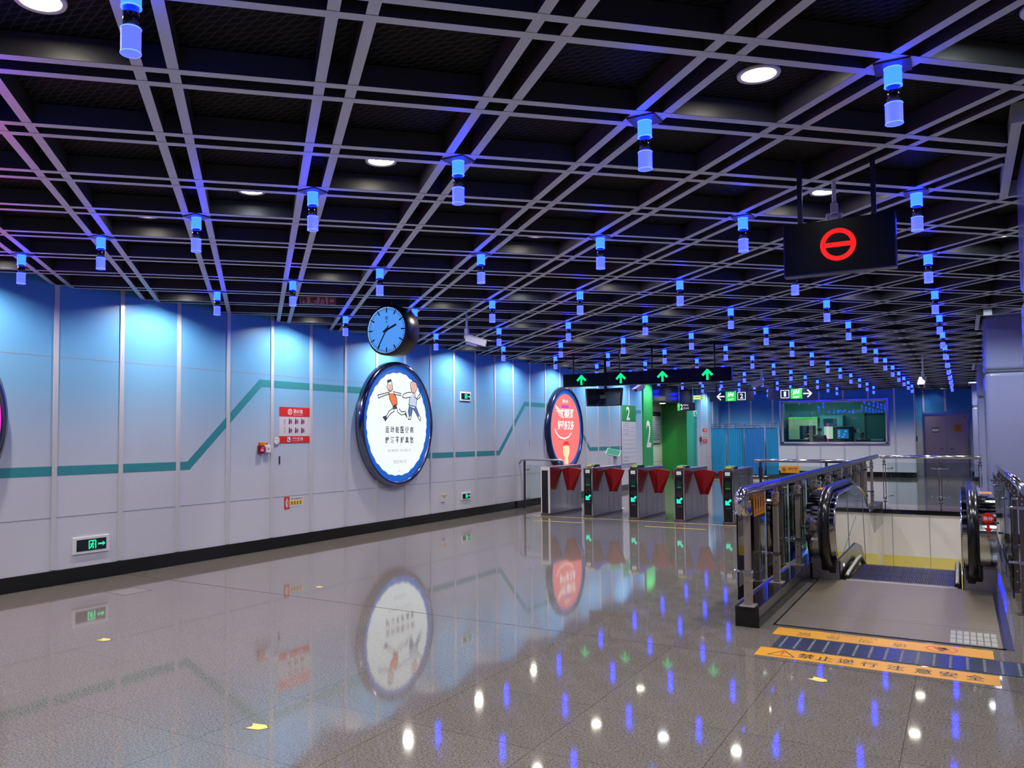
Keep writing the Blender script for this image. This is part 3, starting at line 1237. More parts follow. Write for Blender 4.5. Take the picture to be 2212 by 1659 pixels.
ARROW_UP = [(-.035, -.13), (.035, -.13), (.035, .015), (.085, -.032), (.085, .045), (0, .13), (-.085, .045), (-.085, -.032), (-.035, .015)]
t = thing('arrow_sign', 'long black hanging sign with four green up arrows above the gates', 'sign', (-5.27, 15.7, HZ))
f = facing_cam(-5.27, 15.7, 2.745)
m = MB()
f.plate(m, -1.69, -.02, -.132, .132, -.12, 0)
m.build('left_housing', SIGNB, t, bevel=.004)
m = MB()
f.plate(m, -.015, 1.69, -.132, .132, -.12, 0)
m.build('right_housing', SIGNB, t, bevel=.004)
AG = emi('green_arrow_glow', (.004, .95, .30), 1.1)
for x_ in (-1.285, -.446, .396, 1.253):
    m = MB()
    s_ = .78
    pts = [(x_ + a * s_, b_ * s_) for a, b_ in ARROW_UP]
    o_ = Frame(f.pt(x_, 0, 0), (1, 0, 0), (0, 0, 1))
    o_.plate(m, -.022, .022, -.10, .06, .001, .003)
    o_.stroke(m, [(-.085, -.005), (0, .085)], .045, .001, .003)
    o_.stroke(m, [(.085, -.005), (0, .085)], .045, .001, .003)
    m.build('green_arrow', AG, t)
for x_ in (-1.43, -.446, .213, 1.407):
    m = MB()
    m.cyl((-5.27 + x_, 15.64, 2.87), (-5.27 + x_, 15.64, HZ + .1), .014, 8)
    m.build('hanging_rod', BLACK, t)

GEXIT = emi('exit_green_glow', (.01, .62, .07), 1.2)
LIT = emi('lit_white', (.9, .93, 1), 1.)


def exit_board(xc, zc, left, label):
    t = thing('exit_board', label, 'sign', (xc, 28, HZ), 'hanging exit boards before the far wall')
    f = facing_cam(xc, 28, zc)
    hw = .70
    m = MB()
    f.plate(m, -hw, hw, -.162, .162, -.12, 0)
    m.build('housing', NAVY, t, bevel=.005)
    gx = -.015 if left else .16
    m = MB()
    f.plate(m, gx - .17, gx + .17, -.155, .155, .001, .004)
    m.build('green_square', GEXIT, t)
    m = MB()
    f.text(m, '出', gx, .045, .005, w=.20, h=.19, bold=.04)
    f.text(m, 'EXIT', gx, -.105, .005, w=.19, h=.062, bold=.03)
    nx = gx + (.34 if left else -.34)
    f.ring(m, nx, 0, .185, .155, .001, .004, 4, .01, .01)
    for a, b_ in (((-.12, -.12), (.12, -.12)), ((.12, -.12), (.12, .12)), ((.12, .12), (-.12, .12)), ((-.12, .12), (-.12, -.12))):
        f.stroke(m, [(nx + a[0], a[1]), (nx + b_[0], b_[1])], .022, .001, .004)
    f.text(m, '2' if left else '1', nx, 0, .002, h=.16, w=.10 if left else .07, bold=.03)
    axx = gx + (-.33 if left else .33)
    sg = -1 if left else 1
    f.stroke(m, [(axx - sg * .12, 0), (axx + sg * .10, 0)], .04, .001, .004)
    f.stroke(m, [(axx + sg * .0, .11), (axx + sg * .11, 0)], .04, .001, .004)
    f.stroke(m, [(axx + sg * .0, -.11), (axx + sg * .11, 0)], .04, .001, .004)
    m.build('white_symbols', LIT, t)
    for x_ in (-.5, .5):
        m = MB()
        m.cyl((xc + x_, 28.06, zc + .16), (xc + x_, 28.06, HZ + .1), .018, 8)
        m.build('hanging_rod', BLACK, t)


exit_board(-6.40, 2.885, True, 'hanging exit board with left arrow, green square and number two')
exit_board(-4.56, 2.905, False, 'hanging exit board with number one, green square and right arrow')

t = thing('small_exit_board', 'small dark hanging board with number two before the green passage', 'sign', (-6.7, 24, HZ))
f = facing_cam(-6.78, 24, 2.435)
m = MB()
f.plate(m, -.25, .25, -.115, .115, -.08, 0)
m.build('housing', NAVY, t, bevel=.004)
m = MB()
f.plate(m, -.24, -.17, -.11, .11, .001, .003)
m.build('green_strip', GEXIT, t)
m = MB()
f.text(m, '2', -.12, 0, .003, h=.16, w=.07, bold=.02)
f.text(m, '罗湖大道', 0, .05, .003, w=.15, h=.05)
f.text(m, '万山村', .01, -.04, .003, w=.16, h=.05)
f.text(m, '出', -.205, .04, .004, h=.05)
m.build('white_lettering', LIT, t)
for x_ in (-.2, .2):
    m = MB()
    m.cyl((-6.78 + x_, 24.04, 2.55), (-6.78 + x_, 24.04, HZ + .1), .008, 8)
    m.build('hanging_rod', STEEL, t)

t = thing('lit_exit_box', 'pale yellow lit exit box left of the number two exit board', 'exit sign', (-7.7, 29, HZ))
f = facing_cam(-7.73, 29, 2.93)
m = MB()
f.plate(m, -.19, .19, -.07, .07, -.06, 0)
m.build('lit_box', emi('pale_yellow_glow', (.75, .85, .45), .95), t, bevel=.004)
m = MB()
f.stroke(m, [(-.14, 0), (.02, 0)], .02, .001, .003)
f.stroke(m, [(.08, .04), (.08, -.05), (.14, -.05)], .03, .001, .003)
f.stroke(m, [(.08, .04), (.15, .04)], .03, .001, .003)
m.build('green_symbols', emi('dim_green', (.05, .5, .1), .8), t)
m = MB()
m.cyl((-7.73, 29.03, 3.0), (-7.73, 29.03, HZ + .1), .012, 8)
m.build('hanging_rod', BLACK, t)

# red smoke-vent lettering between the ceiling channels
VENT = mat('pale_red_plate', (.75, .45, .55), .5)
for (x_, y_), lab in (((-6.92, 7.97), 'red lettered smoke vent plate in the ceiling grid left of the clock'), ((-7.05, 15.3), 'red lettered smoke vent plate in the ceiling grid left of the arrow sign')):
    t = thing('smoke_vent_plate', lab, 'sign', (x_, y_, 3.35), 'smoke vent plates in the ceiling')
    f = Frame((x_, y_, 3.352), (.7071, .7071, 0), (0, 0, 1))
    m = MB()
    f.plate(m, -.23, .23, -.046, .046, -.012, 0)
    m.build('plate', VENT, t)
    m = MB()
    for k, ch in enumerate('排烟风口'):
        f.text(m, ch, -.175 + k * .118, 0, .002, h=.084, w=.092, bold=.03)
    m.build('lettering', mat('dark_red_letter', (.30, .01, .02), .5), t)

# ================================================================== cameras and screens
CAMW = mat('camera_white', (.66, .66, .72), .3)


def cctv(x, y, zc, yaw, tilt, sc, label):
    t = thing('security_camera', label, 'camera', (x, y, HZ), 'ceiling security cameras')
    m = MB()
    m.cyl((x, y, zc + .10 * sc), (x, y, HZ + .1), .017 * sc, 12)
    m.build('pole', CAMW, t)
    m = MB()
    m.box(x - .028 * sc, x + .028 * sc, y - .028 * sc, y + .028 * sc, zc + .04 * sc, zc + .12 * sc)
    m.cyl((x - .03 * sc, y, zc), (x + .03 * sc, y, zc), .035 * sc, 14)
    m.build('joint', CAMW, t, bevel=.006)
    R_ = Matrix.Translation((x, y, zc - .02 * sc)) @ Matrix.Rotation(yaw, 4, 'Z') @ Matrix.Rotation(-tilt, 4, 'X')
    m = MB()
    m.box(-.055 * sc, .055 * sc, .0, .34 * sc, -.05 * sc, .045 * sc, R_)
    m.build('housing', CAMW, t, bevel=.014 * sc, seg=3)
    m = MB()
    m.box(-.065 * sc, .065 * sc, -.01 * sc, .40 * sc, .047 * sc, .057 * sc, R_)
    m.build('sun_shield', CAMW, t, bevel=.003)
    m = MB()
    m.box(-.04 * sc, .04 * sc, .02 * sc, .20 * sc, -.085 * sc, -.05 * sc, R_)
    m.build('lower_box', mat('camera_blue_grey', (.20, .22, .42), .35), t, bevel=.006)
    m = MB()
    m.box(-.042 * sc, .042 * sc, .34 * sc, .345 * sc, -.04 * sc, .038 * sc, R_)
    m.build('lens_window', GLOSSBLACK, t)


cctv(-5.79, 9.8, 2.99, math.radians(-82), math.radians(17), .95, 'white security camera on a ceiling pole right of the clock')
cctv(-6.9, 20.6, 2.93, math.radians(160), math.radians(25), 1., 'white security camera under the seam of the arrow sign')
cctv(-4.35, 22.4, 3.0, math.radians(140), math.radians(18), 1.1, 'white security camera between the two exit boards')
cctv(-.66, 20.2, 2.78, math.radians(176), math.radians(24), 1.05, 'white security camera hanging before the double door')
cctv(-.68, 6.02, 3.06, math.radians(10), math.radians(15), .8, 'white camera pole behind the barred circle display')

t = thing('ceiling_monitor', 'pair of black monitors hung under the arrow sign', 'monitor', (-6.7, 17.5, HZ))
SCREEN = mat('dark_screen', (.01, .012, .02), .06)
for x0_, rz, nm in ((-6.95, .75, 'left_screen'), (-6.55, -.35, 'right_screen')):
    R_ = Matrix.Translation((x0_, 17.5, 2.47)) @ Matrix.Rotation(rz, 4, 'Z') @ Matrix.Rotation(-.14, 4, 'X')
    m = MB()
    m.box(-.24, .24, -.035, .035, -.20, .20, R_)
    o = m.build(nm, BLACK, t, bevel=.008)
    m = MB()
    m.box(-.222, .222, -.038, -.035, -.18, .18, R_)
    m.build('glass', SCREEN, o)
m = MB()
m.cyl((-6.75, 17.55, 2.6), (-6.75, 17.55, HZ + .1), .03, 12)
m.box(-7.0, -6.5, 17.52, 17.58, 2.44, 2.52)
m.build('bracket', BLACK, t)

# ================================================================== ticket gates
GSTEEL = brushed('gate_stainless', (.50, .50, .54), .2, 'Z')
FLAP = mat('red_flap', (.25, .004, .006), .35)
ARROWC = emi('cyan_arrow_glow', (.005, .85, .55), 1.3)


def gate(x, kind, label):
    """x: left front corner; the body runs back along +Y from y = 0"""
    t = thing('ticket_gate', label, 'gate', (0, 0, 0), 'ticket gates')
    W, Lg, H = .20, 1.62, .985
    m = MB()
    m.prism([(0, .0, .03), (0, .0, H - .03), (0, .03, H), (0, Lg, H), (0, Lg, .03)], (W, 0, 0))
    body = m.build('body', GSTEEL, t, bevel=.012, seg=3)
    m = MB()
    m.box(-.006, W + .006, -.004, Lg + .006, 0, .045)
    m.build('kick_base', mat('gate_base_steel', (.22, .2, .21), .3, 1), t)
    m = MB()
    for x_ in (W + .0005,):
        for y_ in (.46, .86, 1.12, 1.40):
            m.box(x_ - .002, x_ + .001, y_ - .003, y_ + .003, .06, .90)
        m.box(x_ - .002, x_ + .001, .25, Lg - .03, .905, .911)
    m.build('panel_seams', DARKSEAM, t)
    f = facing_cam(W / 2, -.001, 0)
    if kind == 'plain':
        m = MB()
        f.plate(m, -W / 2, -W / 2 + .022, .05, H - .0, -.02, .006)
        f.plate(m, W / 2 - .04, W / 2 - .0, .05, H - .0, -.02, .006)
        f.plate(m, -W / 2 + .022, W / 2 - .04, H - .075, H, -.02, .006)
        m.build('front_frame', mat('gate_white_frame', (.66, .62, .60), .35), t)
        m = MB()
        f.plate(m, -W / 2 + .022, W / 2 - .04, .05, H - .075, -.01, .002)
        m.build('front_panel', mat('gate_front_black', (.008, .008, .018), .3), t)
    else:
        m = MB()
        f.plate(m, -W / 2 + .02, W / 2 - .028, .05, .86, -.01, .004)
        m.build('front_panel', GLOSSBLACK, t)
        m = MB()
        f.plate(m, -W / 2 + .004, -W / 2 + .02, .05, H - .02, -.01, .007)
        f.plate(m, W / 2 - .028, W / 2 - .004, .05, H - .02, -.01, .007)
        m.build('front_trim', CHROME, t, bevel=.003)
        m = MB()
        m.prism([(.012, -.012, .83), (.012, -.012, .955), (.012, .16, 1.035), (.012, .42, 1.035), (.012, .44, .97), (.012, .02, .83)], (W - .03, 0, 0))
        rd = m.build('reader_head', BLACK, t, bevel=.008)
        sl_ = Frame((W / 2 - .004, .074, 1.0), (1, 0, 0), (0, .86, .40))
        m = MB()
        m.box(.03, W - .05, .20, .38, 1.035, 1.040)
        m.build('reader_screen', emi('green_reader_glow', (.12, .75, .42), .7), rd)
        m = MB()
        m.box(.04, W - .06, .085, .15, 1.0, 1.03, Matrix())
        m.build('yellow_pad', mat('reader_yellow', (.70, .60, .12), .4), rd)
        m = MB()
        f.plate(m, -.045, .04, .875, .935, .013, .015)
        m.build('paper_label', WPRINT, t)
        m = MB()
        f.text(m, '请刷卡', 0, .905, .0155, w=.05, h=.02)
        m.build('label_print', INK, t)
        m = MB()
        f.plate(m, -.05, .042, .63, .77, .004, .0055)
        m.build('small_screen', mat('reader_dark_green', (.005, .03, .02), .1), t)
        m = MB()
        f.plate(m, -.045, .038, .632, .642, .0055, .007)
        f.stroke(m, [(-.02, .655), (-.01, .65), (0, .66), (.012, .65)], .006, .0055, .007)
        m.build('green_line', emi('small_green_glow', (.01, .35, .05), .8), t)
        m = MB()
        f.ring(m, 0, .52, .045, .040, .004, .005, 28)
        f.stroke(m, [(-.025, .52), (.025, .52)], .006, .004, .005)
        f.stroke(m, [(-.04, .30), (.045, .30)], .008, .004, .005)
        f.stroke(m, [(-.04, .285), (.045, .285)], .008, .004, .005)
        m.build('faint_marks', mat('dark_grey_print', (.06, .06, .07), .4), t)
        m = MB()
        f.stroke(m, [(.042, .44), (-.018, .378)], .036, .004, .007)
        f.shape(m, [(-.052, .345), (.028, .345), (.028, .372), (-.018, .372), (-.022, .425), (-.052, .425)], .004, .007)
        m.build('lit_arrow', ARROWC, t)
    return t


def add_flaps(t, right, left):
    W = .20
    def flap(s, wd):
        # a folded red wing: two leaves meeting in a forward ridge
        x0_ = W if s > 0 else 0
        k = wd / .45
        T = [(x0_, .58, .918), (x0_ + s * .22 * k, .48, .965), (x0_ + s * wd, .60, .92)]
        B = [(x0_ + s * .135 * k, .56, .478), (x0_ + s * .22 * k, .49, .497), (x0_ + s * .29 * k, .56, .482)]
        for i, nm in ((0, 'inner_leaf'), (1, 'outer_leaf')):
            m = MB()
            m.prism([T[i], T[i + 1], B[i + 1], B[i]], (0, .035, 0))
            o = m.build('flap', FLAP, t, bevel=.005) if i == 0 else m.build(nm, FLAP, o, bevel=.005)

    if right:
        flap(1, .43)
    if left:
        flap(-1, .22)


GX = [-7.255, -6.335, -5.415, -4.54, -3.665]
gnames = ['plain black fronted ticket gate nearest the left wall, no card reader', 'second ticket gate from the left wall with cyan arrow', 'middle one of the five ticket gates, cyan arrow lit', 'fourth ticket gate from the left wall with cyan arrow', 'ticket gate beside the escalator railing, rightmost of the five']
for k in range(5):
    t = gate(0, 'plain' if k == 0 else 'reader', gnames[k])
    add_flaps(t, k < 4, k > 0)
    place(t, (GX[k], 15.2, 0))

# yellow marking tape on the floor before the gates
for (x0_, x1_, y_, wd, lab) in ((-7.4, -3.3, 15.08, .05, 'long worn yellow floor line along the feet of the ticket gates'), (-6.95, -5.93, 14.22, .045, 'short worn yellow floor line before the left ticket gates'), (-4.78, -3.72, 14.24, .045, 'short worn yellow floor line before the right ticket gates')):
    m = MB()
    m.box(x0_, x1_, y_ - wd / 2, y_ + wd / 2, .0, .002)
    tag(m.build('floor_line', YTAPE), lab, 'floor marking', 'yellow floor lines before the gates')

# tablet kiosk behind the gates
t = thing('tablet_kiosk', 'slanted tablet with green screen on a pale stand behind the gates', 'kiosk', (-6.45, 17.2, 0))
m = MB()
m.box(-6.62, -6.28, 17.05, 17.4, 0, .02)
m.prism([(-6.50, 17.2, .02), (-6.40, 17.2, .02), (-6.38, 17.2, 1.18), (-6.46, 17.2, 1.18)], (0, .05, 0))
m.build('stand', mat('kiosk_white', (.55, .58, .66), .35), t, bevel=.005)
R_ = Matrix.Translation((-6.46, 17.2, 1.235)) @ Matrix.Rotation(.5, 4, 'Z') @ Matrix.Rotation(-.95, 4, 'X') @ Matrix.Rotation(.35, 4, 'Y')
m = MB()
m.box(-.15, .15, -.012, .012, -.115, .115, R_)
o = m.build('tablet', mat('kiosk_white', (.6, .6, .6)), t, bevel=.006)
m = MB()
m.box(-.135, .135, -.015, -.012, -.10, .10, R_)
m.build('screen', emi('green_tablet_glow', (.03, .35, .22), .9), o)

# glass fence between the left wall and the first gate
t = thing('glass_fence', 'short glass fence with steel rail between left wall and gates', 'fence', (-7.9, 16.6, 0))
m = MB()
m.tube([(-8.42, 16.55, 1.0), (-8.36, 16.55, 1.075), (-8.30, 16.55, 1.08), (-7.45, 16.55, 1.08), (-7.38, 16.55, 1.07), (-7.37, 16.55, .98)], .022, 10)
m.build('handrail', STEEL, t)
for x_ in (-8.30, -7.40):
    m = MB()
    m.box(x_ - .02, x_ + .02, 16.53, 16.57, .0, 1.06)
    m.box(x_ - .05, x_ + .05, 16.50, 16.60, 0, .012)
    p_ = m.build('post', mat('dark_steel', (.10, .10, .11), .3, .9), t, bevel=.003)
    for z_ in (.22, .86):
        m = MB()
        m.cyl((x_, 16.55, z_), (x_ + (.12 if x_ < -8 else -.12), 16.55, z_), .012, 8)
        m.build('glass_clamp', CHROME, p_)
GL = glass('fence_glass', (.86, .93, .90), .1)
m = MB()
m.box(-8.24, -7.46, 16.545, 16.555, .14, .96)
m.build('glass_pane', GL, t)

# ================================================================== escalator
def smooth_path(pts, n=5):
    out = []
    P = [Vector(p) for p in pts]
    for i in range(len(P) - 1):
        p0, p1, p2, p3 = P[max(i - 1, 0)], P[i], P[i + 1], P[min(i + 2, len(P) - 1)]
        if (p2 - p1).length > 1.5:
            out.append(p1)
            continue
        for k in range(n):
            t_ = k / n
            out.append(.5 * ((2 * p1) + (p2 - p0) * t_ + (2 * p0 - 5 * p1 + 4 * p2 - p3) * t_ ** 2 + (3 * p1 - p0 - 3 * p2 + p3) * t_ ** 3))
    out.append(P[-1])
    return out


t = thing('escalator', 'down escalator with steel balustrades and black handrails', 'escalator', (-.6, 10, 0))
MIRROR = mat('mirror_stainless', (.66, .65, .63), .05, 1)
PURPLE = mat('newel_base_steel', (.33, .31, .38), .25, .9)
RUBBER = mat('black_rubber', (.008, .008, .01), .22)
top = [(10.30, .235), (9.98, .24), (9.80, .30), (9.68, .44), (9.635, .60), (9.67, .75), (9.78, .86), (10.0, .935), (10.3, .96), (11.5, .96), (12.0, .945), (12.5, .88), (13.0, .755), (13.4, .565)]
prof = smooth_path([(a, b, 0) for a, b in top], 6) + [Vector((19.4, -2.90, 0)), Vector((19.4, -3.7, 0)), Vector((12.2, .12, 0)), Vector((11.6, .2, 0))]
for sx, x0_, x1_ in ((-1, -1.455, -1.18), (1, -.02, .262)):
    m = MB()
    m.prism([(x0_, p.x, p.y) for p in prof], (x1_ - x0_, 0, 0))
    o = m.build('balustrade', MIRROR, t)
    inner = x1_ if sx < 0 else x0_
    d_ = .004 if sx < 0 else -.004
    # inner mirror panel edge, its joints and the polished edge strip
    m = MB()
    m.tube([(inner + d_ * .5, p.x + .03 * (1 if p.x < 10.2 else 0), p.y - .02) for p in prof[:-4]], .012, 6)
    m.build('edge_trim', CHROME, o)
    m = MB()
    for pts in ([(10.9, .95), (11.0, .2)], [(10.35, .24), (11.8, .55)], [(12.6, .84), (12.9, -.2)]):
        for (ya, za), (yb, zb) in zip(pts, pts[1:]):
            m.cyl((inner + d_ * .3, ya, za), (inner + d_ * .3, yb, zb), .0025, 5)
    m.build('panel_joint', DARKSEAM, o)
    # handrail
    hx = -1.28 if sx < 0 else .07
    hp = smooth_path([(10.12, .10, 0), (9.93, .17, 0), (9.76, .27, 0), (9.635, .42, 0), (9.59, .60, 0), (9.63, .77, 0), (9.75, .89, 0), (9.98, .97, 0), (10.3, .995, 0), (11.5, .995, 0), (12.0, .98, 0), (12.5, .915, 0), (13.0, .79, 0), (13.4, .60, 0)], 5) + [Vector((19.4, -2.865, 0))]
    m = MB()
    sec = [(-.048, -.012), (-.05, .012), (-.036, .03), (0, .036), (.036, .03), (.05, .012), (.048, -.012), (.03, -.02), (-.03, -.02)]
    rings = []
    for i, p in enumerate(hp):
        a_, b_ = hp[max(i - 1, 0)], hp[min(i + 1, len(hp) - 1)]
        tg = (b_ - a_).normalized()
        nn = Vector((-tg.y, tg.x, 0))
        rings.append([m.bm.verts.new((hx + u, p.x + nn.x * v, p.y + nn.y * v)) for u, v in sec])
    for a_, b_ in zip(rings, rings[1:]):
        for k in range(len(sec)):
            ff = m.bm.faces.new((a_[k], a_[(k + 1) % len(sec)], b_[(k + 1) % len(sec)], b_[k]))
            ff.smooth = True
    m.bm.faces.new(rings[0])
    m.bm.faces.new(rings[-1])
    m.build('handrail', RUBBER, t)
    # newel base under the curved end
    m = MB()
    m.box(x0_, x1_, 10.0, 10.9, 0, .236)
    o2 = m.build('newel_base', PURPLE, t, bevel=.006)
    m = MB()
    m.box(hx - .075, hx + .075, 9.965, 10.05, .10, .236)
    m.build('handrail_pocket', BLACK, o2, bevel=.025, seg=4)
    m = MB()
    sx0 = x1_ - .10 if sx < 0 else x0_ + .03
    m.box(sx0, sx0 + .07, 9.996, 10.0, .075, .115)
    m.build('vent_slot', BLACK, o2)
    # skirt below the balustrade beside the steps
    ix = -1.18 if sx < 0 else -.02
    jx = ix + (.06 if sx < 0 else -.06)
    m = MB()
    kx = ix if sx < 0 else ix - .012
    m.prism([(kx, 10.02, 0), (kx, 10.02, .235), (kx, 11.6, .235), (kx, 12.3, .12), (kx, 19.2, -3.75), (kx, 19.2, -4.6), (kx, 11.5, -.15), (kx, 10.02, -.15)], (.012, 0, 0))
    o3 = m.build('skirt_panel', mat('dark_navy_steel', (.05, .05, .09), .2, .9), t)
    bx = jx
    path = [(10.12, .02), (10.3, .035), (11.2, .06), (11.6, .05), (12.0, -.08), (13.2, -.80), (15, -1.84)]
    m = MB()
    m.tube([(bx, a_, b_) for a_, b_ in path], .028, 8)
    o4 = m.build('brush_guard', BLACK, t)
    m = MB()
    m.tube([(bx, a_, b_ + .02) for a_, b_ in path[:4]], .018, 8)
    m.build('pale_cap', mat('grey_white_cap', (.5, .5, .5), .35), o4)
    m = MB()
    lx = ix + (.015 if sx < 0 else -.015)
    m.cyl((lx - .004, 10.32, .13), (lx + .004, 10.32, .13), .018, 14)
    m.build('sensor_lamp', emi('sensor_white_glow', (.9, .95, 1), 1.2), o3)
# treads
STEP = mat('dark_grooved_tread', (.045, .035, .04), .35, .7)
for k in range(9):
    ya = 10.18 + k * .40
    z_ = 0 if ya < 11.3 else -((ya - 11.3) * .577)
    m = MB()
    m.box(-1.10, -.10, ya, ya + .40, z_ - .30, z_ - .012)
    for g in range(62):
        xg = -1.096 + g * .0161
        m.box(xg, xg + .008, ya + .004, ya + .396, z_ - .012, z_)
    st = m.build('step', STEP, t)
m = MB()
m.box(-1.10, -.10, 13.8, 19.0, -5.0, -4.9)
m.build('lower_run', STEP, t)
# comb plate and floor plate
m = MB()
m.box(-1.12, -.08, 10.02, 10.13, -.04, .006)
for g in range(50):
    m.box(-1.10 + g * .02, -1.092 + g * .02, 10.13, 10.20, -.02, .004)
m.build('comb_plate', mat('comb_yellow_grey', (.46, .42, .33), .35, .6), t)
PLATE = brushed('floor_plate_steel', (.20, .165, .125), .42, 'X', .5)
m = MB()
m.box(-1.375, .215, 7.42, 8.05, 0, .004)
m.box(-1.375, .215, 8.055, 10.02, 0, .004)
m.build('floor_plate', PLATE, t)
m = MB()
m.box(-1.39, .235, 7.405, 7.42, 0, .006)
m.box(-1.39, -1.375, 7.405, 10.0, 0, .006)
m.box(.215, .235, 7.405, 10.0, 0, .006)
m.build('plate_border', mat('dark_plate_edge', (.05, .045, .05), .3, .8), t)
m = MB()
m.box(.235, .285, 7.405, 10.0, 0, .003)
m.build('side_strip', mat('purple_steel_strip', (.16, .15, .2), .25, .9), t)
# tread texture squares near the front of the plate
m = MB()
for i in range(7):
    for j in range(3):
        m.box(-.12 + i * .045, -.085 + i * .045, 7.46 + j * .16, 7.60 + j * .16, .004, .0046)
m.build('worn_patch', mat('worn_plate', (.40, .40, .38), .5, .7), t)
# notices on the right newel
f = facing_cam(.195, 9.628, 0)
m = MB()
f.disc(m, 0, .775, .052, -.03, .0, 32)
f.plate(m, -.012, .012, .68, .735, -.03, .0)
f.shape(m, [(-.032, .68), (.032, .68), (0, .628)], -.03, .0)
plab(m.build('stop_sticker', mat('red_sticker', (.75, .012, .012), .35), t), 'red emergency stop sticker with arrow')
m = MB()
f.text(m, '急停', 0, .775, .001, w=.082, h=.04, bold=.02)
m.build('stop_lettering', WPRINT, t)
m = MB()
m.cyl((.195, 9.66, .603), (.195, 9.63, .603), .012, 14)
m.build('stop_button', mat('red_button', (.6, .01, .01), .3), t)
m = MB()
m.cyl((.20, 9.67, .553), (.20, 9.648, .553), .008, 12)
m.build('key_lock', BLACK, t)
for x_ in (.20, -1.40):
    m = MB()
    m.box(x_ - .055, x_ + .055, 10.45, 10.85, .961, .963)
    m.build('yellow_tag', YELLOW, t)
m = MB()
ft = Frame((.20, 10.65, .963), (1, 0, 0), (0, 1, 0))
for k in range(4):
    ft.plate(m, -.04, .04, -.15 + k * .08, -.11 + k * .08, .0005, .001)
m.build('tag_print', mat('brown_orange_print', (.55, .20, .02), .5), t)

# ------------------------------------------------------------------ railings of the escalator well
def rail_post(t, x, y, zbase, ztop, side, mt=BRONZE):
    m = MB()
    zb = zbase
    m.box(x - .028, x + .028, y - .042, y + .042, zb, zb + .28)
    m.box(x - .022, x + .022, y - .034, y + .034, zb + .28, .95)
    m.box(x - .028, x + .028, y - .042, y + .042, .95, 1.045)
    m.box(x - .017, x + .017, y - .022, y + .022, 1.045, ztop)
    m.box(x - .06, x + .06, y - .075, y + .075, zb, zb + .012)
    p_ = m.build('post', mt, t, bevel=.003)
    for z_ in (.455, .94):
        m = MB()
        m.box(x - .035, x + .035, y - .048, y + .048, z_ - .016, z_ + .016)
        m.cyl((x + side * .03, y, z_), (x + side * .11, y, z_), .013, 10)
        m.build('glass_clamp', CHROME, p_, bevel=.003)
    m = MB()
    for z_ in (zb + .10, zb + .21, .975, 1.02):
        m.cyl((x, y - .052, z_), (x, y + .052, z_), .009, 10)
        m.cyl((x - .036, y, z_), (x + .036, y, z_), .009, 10)
    m.build('bolts', CHROME, p_)


HRAIL = mat('handrail_steel', (.60, .60, .66), .14, 1)
t = thing('escalator_railing', 'steel railing with glass panes on a black stone curb left of the escalator', 'railing', (-1.54, 13, 0))
m = MB()
m.box(-1.655, -1.462, 7.2, 19.88, 0, .172)
m.build('stone_curb', STONE, t, bevel=.006)
RX, RZ = -1.55, 1.13
m = MB()
m.tube([(RX, 7.24, .965), (RX, 7.12, .955), (RX, 7.03, .98), (RX, 6.99, 1.03), (RX, 7.0, 1.085), (RX, 7.06, 1.122), (RX, 7.15, RZ), (RX, 19.88, RZ)], .042, 16)
m.build('handrail', HRAIL, t)
PY = [7.24 + 1.26 * k for k in range(10)]
for y_ in PY:
    rail_post(t, RX, y_, .17, RZ - .03, -1)
GLR = glass('rail_glass', (.80, .92, .88), .12)
for a_, b_ in zip(PY, PY[1:]):
    m = MB()
    m.box(RX - .10, RX - .088, a_ + .06, b_ - .06, .20, 1.06)
    m.build('glass_pane', GLR, t)

t = thing('escalator_railing', 'steel railing with bronze posts right of the escalator before the columns', 'railing', (.44, 12, 0))
m = MB()
m.tube([(.435, 8.2, RZ), (.435, 14.5, RZ)], .042, 14)
m.build('handrail', HRAIL, t)
for k in range(5):
    rail_post(t, .435, 8.95 + 1.26 * k, 0, RZ - .03, -1, mat('dark_bronze_steel', (.20, .17, .16), .35, .9))
for k in range(4):
    m = MB()
    m.box(.35, .362, 9.02 + 1.26 * k, 10.14 + 1.26 * k, .12, 1.06)
    m.build('glass_pane', GLR, t)

t = thing('well_railing', 'glass railing with thin double rods across the far end of the escalator well', 'railing', (-.6, 19.95, 0))
m = MB()
m.tube([(-1.50, 19.93, 1.12), (.33, 19.93, 1.12)], .038, 14)
m.build('handrail', HRAIL, t)
for x_ in (-1.42, -.40, .30):
    m = MB()
    for d_ in (-.022, .022):
        m.cyl((x_ + d_, 19.93, .22), (x_ + d_, 19.93, .98), .008, 8)
    m.cyl((x_, 19.93, .0), (x_, 19.93, .22), .012, 8)
    m.cyl((x_, 19.93, .98), (x_, 19.93, 1.1), .012, 8)
    for z_ in (.17, .24, .96, 1.02):
        m.cyl((x_, 19.93, z_ - .015), (x_, 19.93, z_ + .015), .036, 12)
    p_ = m.build('rod_post', mat('dark_steel', (.1, .1, .11)), t)
    for z_ in (.30, .88):
        for s_ in (-1, 1):
            if x_ < -1 and s_ < 0 or x_ > 0 and s_ > 0:
                continue
            m = MB()
            m.tube([(x_, 19.92, z_), (x_ + s_ * .06, 19.90, z_ - .012), (x_ + s_ * .15, 19.90, z_)], .010, 8)
            m.cyl((x_ + s_ * .15, 19.88, z_), (x_ + s_ * .15, 19.93, z_), .02, 12)
            m.build('spider_arm', STEEL, p_)
GLW = glass('well_glass', (.86, .94, .94), .08)
for a_, b_ in ((-1.36, -.43), (-.37, .28)):
    m = MB()
    m.box(a_, b_, 19.885, 19.895, .12, 1.0)
    m.build('glass_pane', GLW, t)

